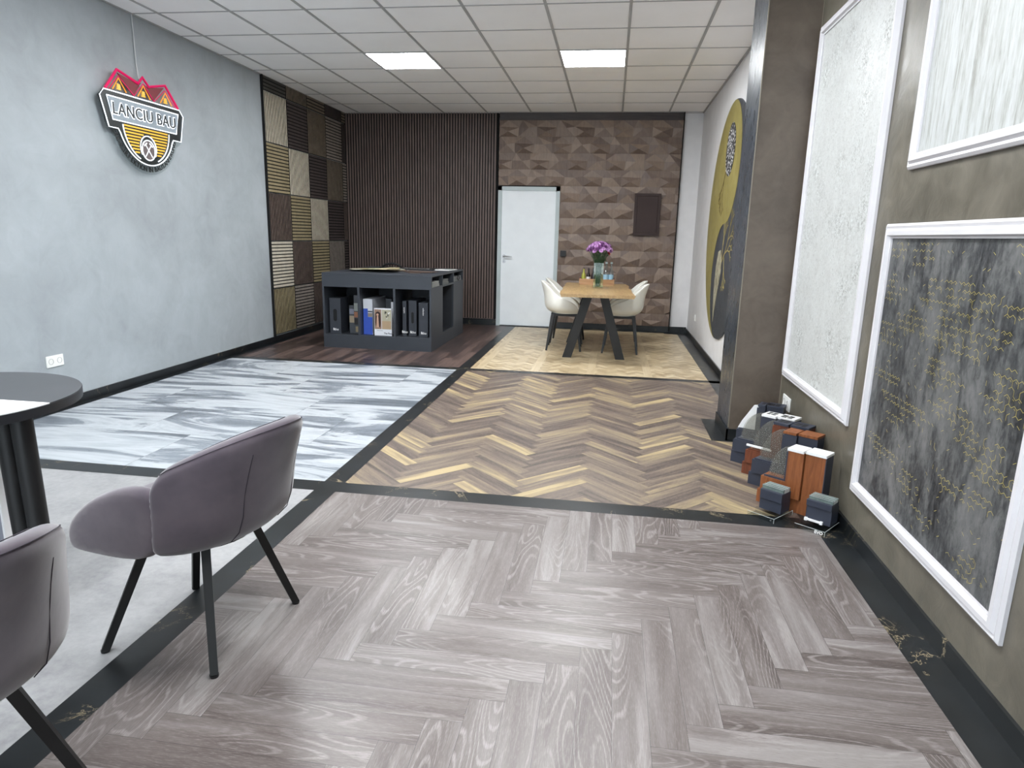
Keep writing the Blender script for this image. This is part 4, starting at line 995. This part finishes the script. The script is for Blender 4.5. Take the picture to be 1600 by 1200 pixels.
# ================================================================ VELVET CHAIRS
def make_velvet(label, loc, rz):
    t = thing('upholstered_armchair', label, 'chair', loc, rz, 'mauve grey velvet armchairs at the round table')
    # forward = +x. back shell with wings
    PHI = math.radians(80); NS = 41; loops = []; TH = .066
    for i in range(NS):
        s = -1+2*i/(NS-1); ph = s*PHI; c, sn = math.cos(ph), math.sin(ph)
        e = abs(s); back = max(0, c)
        zt = .622 + .148*back**1.3
        zb = .372
        if e > .85: zt -= .040*((e-.85)/.15)**2
        def P(q, off):      # q 0 bottom..1 top ; off inward
            z = zb+(zt-zb)*q; h = max(0, z-zb); blg = 1-math.exp(-h/.045)
            rx = .150 + .115*blg + .085*back**1.3*max(0, (z-.53)/.24)**1.3
            ry = .215 + .062*min(1, h/.03)**.7 - .014*max(0, (z-.55)/.2)*back
            rx -= off; ry -= off
            return Vector((-rx*c - .02, ry*sn, z))
        out = [P(q, 0) for q in (0, .06, .16, .30, .48, .66, .82)]
        top = [P(.92, -.002), P(.975, .008), P(1.0, TH*.30), P(1.0, TH*.62), P(.975, TH*.92), P(.91, TH)]
        inn = [P(q, TH) for q in (.75, .5, .3)]
        bot = [P(.10, TH*.9), P(.0, TH*.4)]
        loops.append(out+top+inn+bot)
    bm = BM(); V = sheet(bm, loops, True); bm.faces.new(V[0]); bm.faces.new(V[-1][::-1])
    bk = obj('back_shell', bm, 'velvet', t, smooth=True, subd=1)
    # double seam along the rim and upright seams
    bm = BM()
    for k_, dz in ((8, .0006), (11, .0006)): tube(bm, [loops[i][k_]*.985+loops[i][9]*.015+Vector((0, 0, dz)) for i in range(2, NS-2)], .0011, 5)
    for i in (int(NS*.36), int(NS*.64)): tube(bm, [loops[i][j]+Vector((math.cos((-1+2*i/(NS-1))*PHI)*.0, 0, 0)) for j in range(1, 7)], .0014, 5)
    obj('seams', bm, 'stitch', bk)
    # padded side bolsters
    for sy in (-1, 1):
        P2 = [(.272, .385), (.272, .42), (.250, .458), (.21, .497), (.16, .535), (.10, .566), (.04, .588), (-.02, .598), (-.07, .590), (-.10, .55), (-.10, .47), (-.07, .40), (-.02, .372), (.1, .368), (.21, .366), (.258, .368)]
        bm = BM(); lay = []
        cx, cz = .12, .46
        for d, sc in ((0, .80), (.008, .93), (.022, 1.0), (.042, 1.0), (.056, .93), (.064, .80)):
            yb = sy*(.205+d)
            lay.append([Vector((cx+(p[0]-cx)*sc, yb + sy*.012*(1-abs((p[0]-.1)/.25)**2), cz+(p[1]-cz)*(sc if p[1] > .42 else 1-(1-sc)*.4))) for p in P2])
        V = sheet(bm, lay, True); bm.faces.new(V[0]); bm.faces.new(V[-1][::-1]); obj('side_bolster', bm, 'velvet', t, smooth=True, subd=1)
    # seat cushion
    bm = BM(); lay = []
    P3 = [(.298*math.copysign(abs(math.cos(a))**.6, math.cos(a))+.0, .222*math.copysign(abs(math.sin(a))**.5, math.sin(a))) for a in [2*PI*i/32 for i in range(32)]]
    for z, sc in ((.372, .90), (.380, .98), (.42, 1.0), (.452, .98), (.465, .90), (.470, .6)): lay.append([(p[0]*sc if p[0] > 0 else p[0]*sc*.55, p[1]*sc*(1 if p[0] > 0 else .86), z) for p in P3])
    V = sheet(bm, lay, True); bm.faces.new(V[0]); bm.faces.new(V[-1][::-1]); obj('seat_cushion', bm, 'velvet', t, smooth=True, subd=1)
    bm = BM(); lathe(bm, [(.15, .355), (.15, .376)], (0, 0, 0), 24); obj('seat_plate', bm, 'black_metal', t, smooth='auto')
    feet = [(0.217, 0.2265), (-0.1888, 0.2055), (-0.1622, -0.2257), (0.245, -0.179)]
    for fx, fy in feet:
        bm = BM(); tx, ty = fx*.50, fy*.50
        tube(bm, [(tx, ty, .372), (fx, fy, .006)], [.019, .0165], 4)
        lg = obj('leg', bm, 'black_metal', t)
        bm = BM(); lathe(bm, [(.013, 0), (.014, .008)], (fx, fy, 0), 12); obj('foot_cap', bm, 'black_plastic', lg, smooth='auto')
    return t
CH1 = (-1.262, 1.862)
ch = make_velvet('mauve grey velvet armchair with black legs, fully in view beside the round table', (CH1[0], CH1[1], 0), PI-.18)
c = copy_tree(ch); c.location = (CH1[0]-.095, CH1[1]-.862, 0); c['label'] = 'mauve grey velvet armchair cut off by the lower left corner of the photo'

# ================================================================ WINDOW SAMPLES
def dirm(x, y, ang): return Matrix.Translation((x, y, 0)) @ Matrix.Rotation(ang, 4, 'Z')
ANG = math.radians(-38)
def corner_sample(label, x, y, face, side, cap, gl='glass', H_=.32, L=.33, v0=.15, dp=.085, ang=ANG, white_bar=False, capx=0):
    """L-shaped cut window corner; local x along the sill, local y = depth, face towards -y"""
    t = thing('window_corner_sample', label, 'window sample', (x, y, 0), ang, 'cut window corners on the floor by the pillar')
    # outer frame L (lower tier) and sash L (upper tier, set forward)
    fr = [(0-.02, 0), (L, 0), (L, H_), (L-.095, H_), (L-.095, .07), (-.02, .07)]
    bm = BM(); prism(bm, fr, 'y', 0, dp); obj('frame', bm, face, t)
    sa = [(0, .074), (L-.098, .074), (L-.098, H_-.002), (v0, H_-.002), (v0, .15), (0, .15)]
    bm = BM(); prism(bm, sa, 'y', -.016, dp-.012); sh = obj('sash', bm, face, t)
    bm = BM(); prism(bm, [(.012, .150), (v0-.001, .150), (v0-.001, .158), (.012, .158)], 'y', -.010, .0); prism(bm, [(v0-.010, .158), (v0-.001, .158), (v0-.001, H_-.01), (v0-.010, H_-.01)], 'y', -.010, .0); obj('glazing_bead', bm, side, sh)
    bm = BM(); prism(bm, [(-.021, .004), (L+.001, .004), (L+.001, H_-.001), (L-.0, H_-.001), (L-.0, .006), (-.021, .006)], 'y', dp, dp+.004); box(bm, L, L+.004, .0, dp, .0, H_); obj('outer_shell', bm, side, t)
    # cut face with the chambered profile
    bm = BM(); box(bm, v0-.004, L-.1, -.02, dp-.01, H_-.001, H_+.012+capx); box(bm, L-.094, L+.004, -.006, dp+.006, H_-.001, H_+.012+capx); box(bm, L-.1, L-.094, .02, dp-.01, H_-.001, H_+.008)
    cf = obj('cut_face', bm, cap, t)
    bm = BM()
    for i, (a, b) in enumerate(() if cap in ('pvc', 'wood_foil') and H_ != .325 else ((v0+.01, v0+.03), (v0+.036, v0+.062), (L-.086, L-.055), (L-.048, L-.022))): 
        if b < L: box(bm, a, b, .008, .03, H_+.0121+capx, H_+.0126+capx); box(bm, a, b, .037, dp-.02, H_+.0121+capx, H_+.0126+capx)
    if len(bm.verts): obj('profile_chambers', bm, 'black_plastic', cf)
    # glass quarter
    n = 14; g0 = .022
    curve = [(g0 + (v0-g0)*(1-math.cos(a))*1.0, .155 + (H_-.155+.01)*math.sin(a)) for a in [PI/2*i/n for i in range(n+1)]]
    if gl == 'white': curve = [(.0, .155), (.02, .20), (v0-.035, H_-.005), (v0, H_+.002)]
    P = [(g0 if gl != 'white' else .0, .152)] + curve + [(v0+.0, .152)]
    for yy in ((.020, .024), (.042, .046)) if gl != 'white' else ((.016, .026),):
        bm = BM(); prism(bm, P, 'y', yy[0], yy[1]); obj('glass_pane' if gl != 'white' else 'white_infill', bm, 'glass_pane' if gl != 'white' else 'pvc', t)
    if white_bar:
        bm = BM(); box(bm, .0, v0+.02, -.012, .0, .172, .182); obj('white_spacer_bar', bm, 'pvc', t)
    return t
corner_sample('golden oak window corner with white cut top, the front one of the big corner samples', .828, 3.402, 'wood_foil', 'alu_dark', 'pvc', H_=.315, L=.30, v0=.125)
corner_sample('anthracite window corner with orange brown cut top, behind the golden oak one', .835, 3.665, 'alu_dark', 'alu_dark', 'wood_foil', H_=.335, L=.325, v0=.16)
corner_sample('dark brown window corner with a white spacer bar, third from the front', .832, 3.835, 'wood_foil_dark', 'wood_foil_dark', 'alu_dark', H_=.335, L=.33, v0=.15, white_bar=True)
corner_sample('anthracite window corner with chambered cut top in front of the farthest sample', .805, 4.045, 'alu_dark', 'alu_dark', 'pvc', H_=.325, L=.34, v0=.16)
corner_sample('anthracite window corner with white slanted infill, farthest sample against the pillar', .855, 4.275, 'alu_dark', 'alu_dark', 'alu_dark', gl='white', H_=.315, L=.26, v0=.12, ang=math.radians(-25))
def profile_block(label, x, y, ang, tiers, bar):
    t = thing('profile_block_sample', label, 'window sample', (x, y, 0), ang, 'small profile sections on clear stands')
    # clear stand
    bm = BM(); box(bm, -.015, .125, -.075, .0, .0, .003); box(bm, -.015, .125, -.078, -.075, .0, .022); box(bm, -.015, .125, .0, .10, .018, .021); box(bm, -.015, .125, -.003, .0, .0, .021); box(bm, .122, .125, -.003, .10, .0, .021); st = obj('clear_stand', bm, 'acrylic', t)
    bm = BM(); tube(bm, [(-.015, -.077, .022), (.125, -.077, .022), (.125, .10, .0225)], .0012, 4); tube(bm, [(.125, -.077, .022), (.125, -.077, .0)], .0012, 4); tube(bm, [(.125, .10, .022), (.125, .10, .0)], .0012, 4); obj('bright_edges', bm, 'acrylic_edge', st)
    bm = BM()
    if tiers: box(bm, 0, .115, .0, .085, .0215, .078, bev=.002); box(bm, .004, .118, -.010, .075, .079, .128, bev=.002)
    else: box(bm, 0, .118, .0, .085, .0215, .105, bev=.002); box(bm, .0, .118, -.008, .075, .098, .130, bev=.002)
    obj('profile_body', bm, 'alu_dark', t)
    bm = BM(); box(bm, .006, .116, .004, .068, .128, .146); gp = obj('glass_unit', bm, 'glass_cut', t)
    bm = BM()
    for yy in (.004, .024, .046, .066): box(bm, .005, .117, yy-.001, yy+.001, .1462, .1466)
    box(bm, .1161, .1168, .012, .060, .124, .145); obj('spacer_lines', bm, 'acrylic_edge', gp)
    if bar:
        bm = BM(); box(bm, .0, .085, -.012, -.001, .026, .036, bev=.002); box(bm, .0, .014, -.014, -.001, .023, .039, bev=.002); box(bm, .072, .086, -.014, -.001, .023, .039, bev=.002); obj('white_handle_bar', bm, 'pvc', t)
        bm = xf(text_bm('EVO', .020, .0003, 1, .0008), Matrix.Translation((.098, -.0785, .011)) @ FACE_NY); obj('stand_lettering', bm, wprint, st)
    else:
        bm = BM(); lathe(bm, [(.004, 0), (.004, .003)], (0, 0, 0), 10); xf(bm, Matrix.Translation((.110, -.078, .012)) @ Matrix.Rotation(PI/2, 4, 'X')); obj('metal_stud', bm, 'steel', st)
profile_block('small two-tier anthracite profile section on a clear stand, at the left front', .795, 3.27, math.radians(-42), True, False)
profile_block('small anthracite profile section with a white bar on a clear stand, nearest the wall', .985, 3.16, math.radians(-38), False, True)
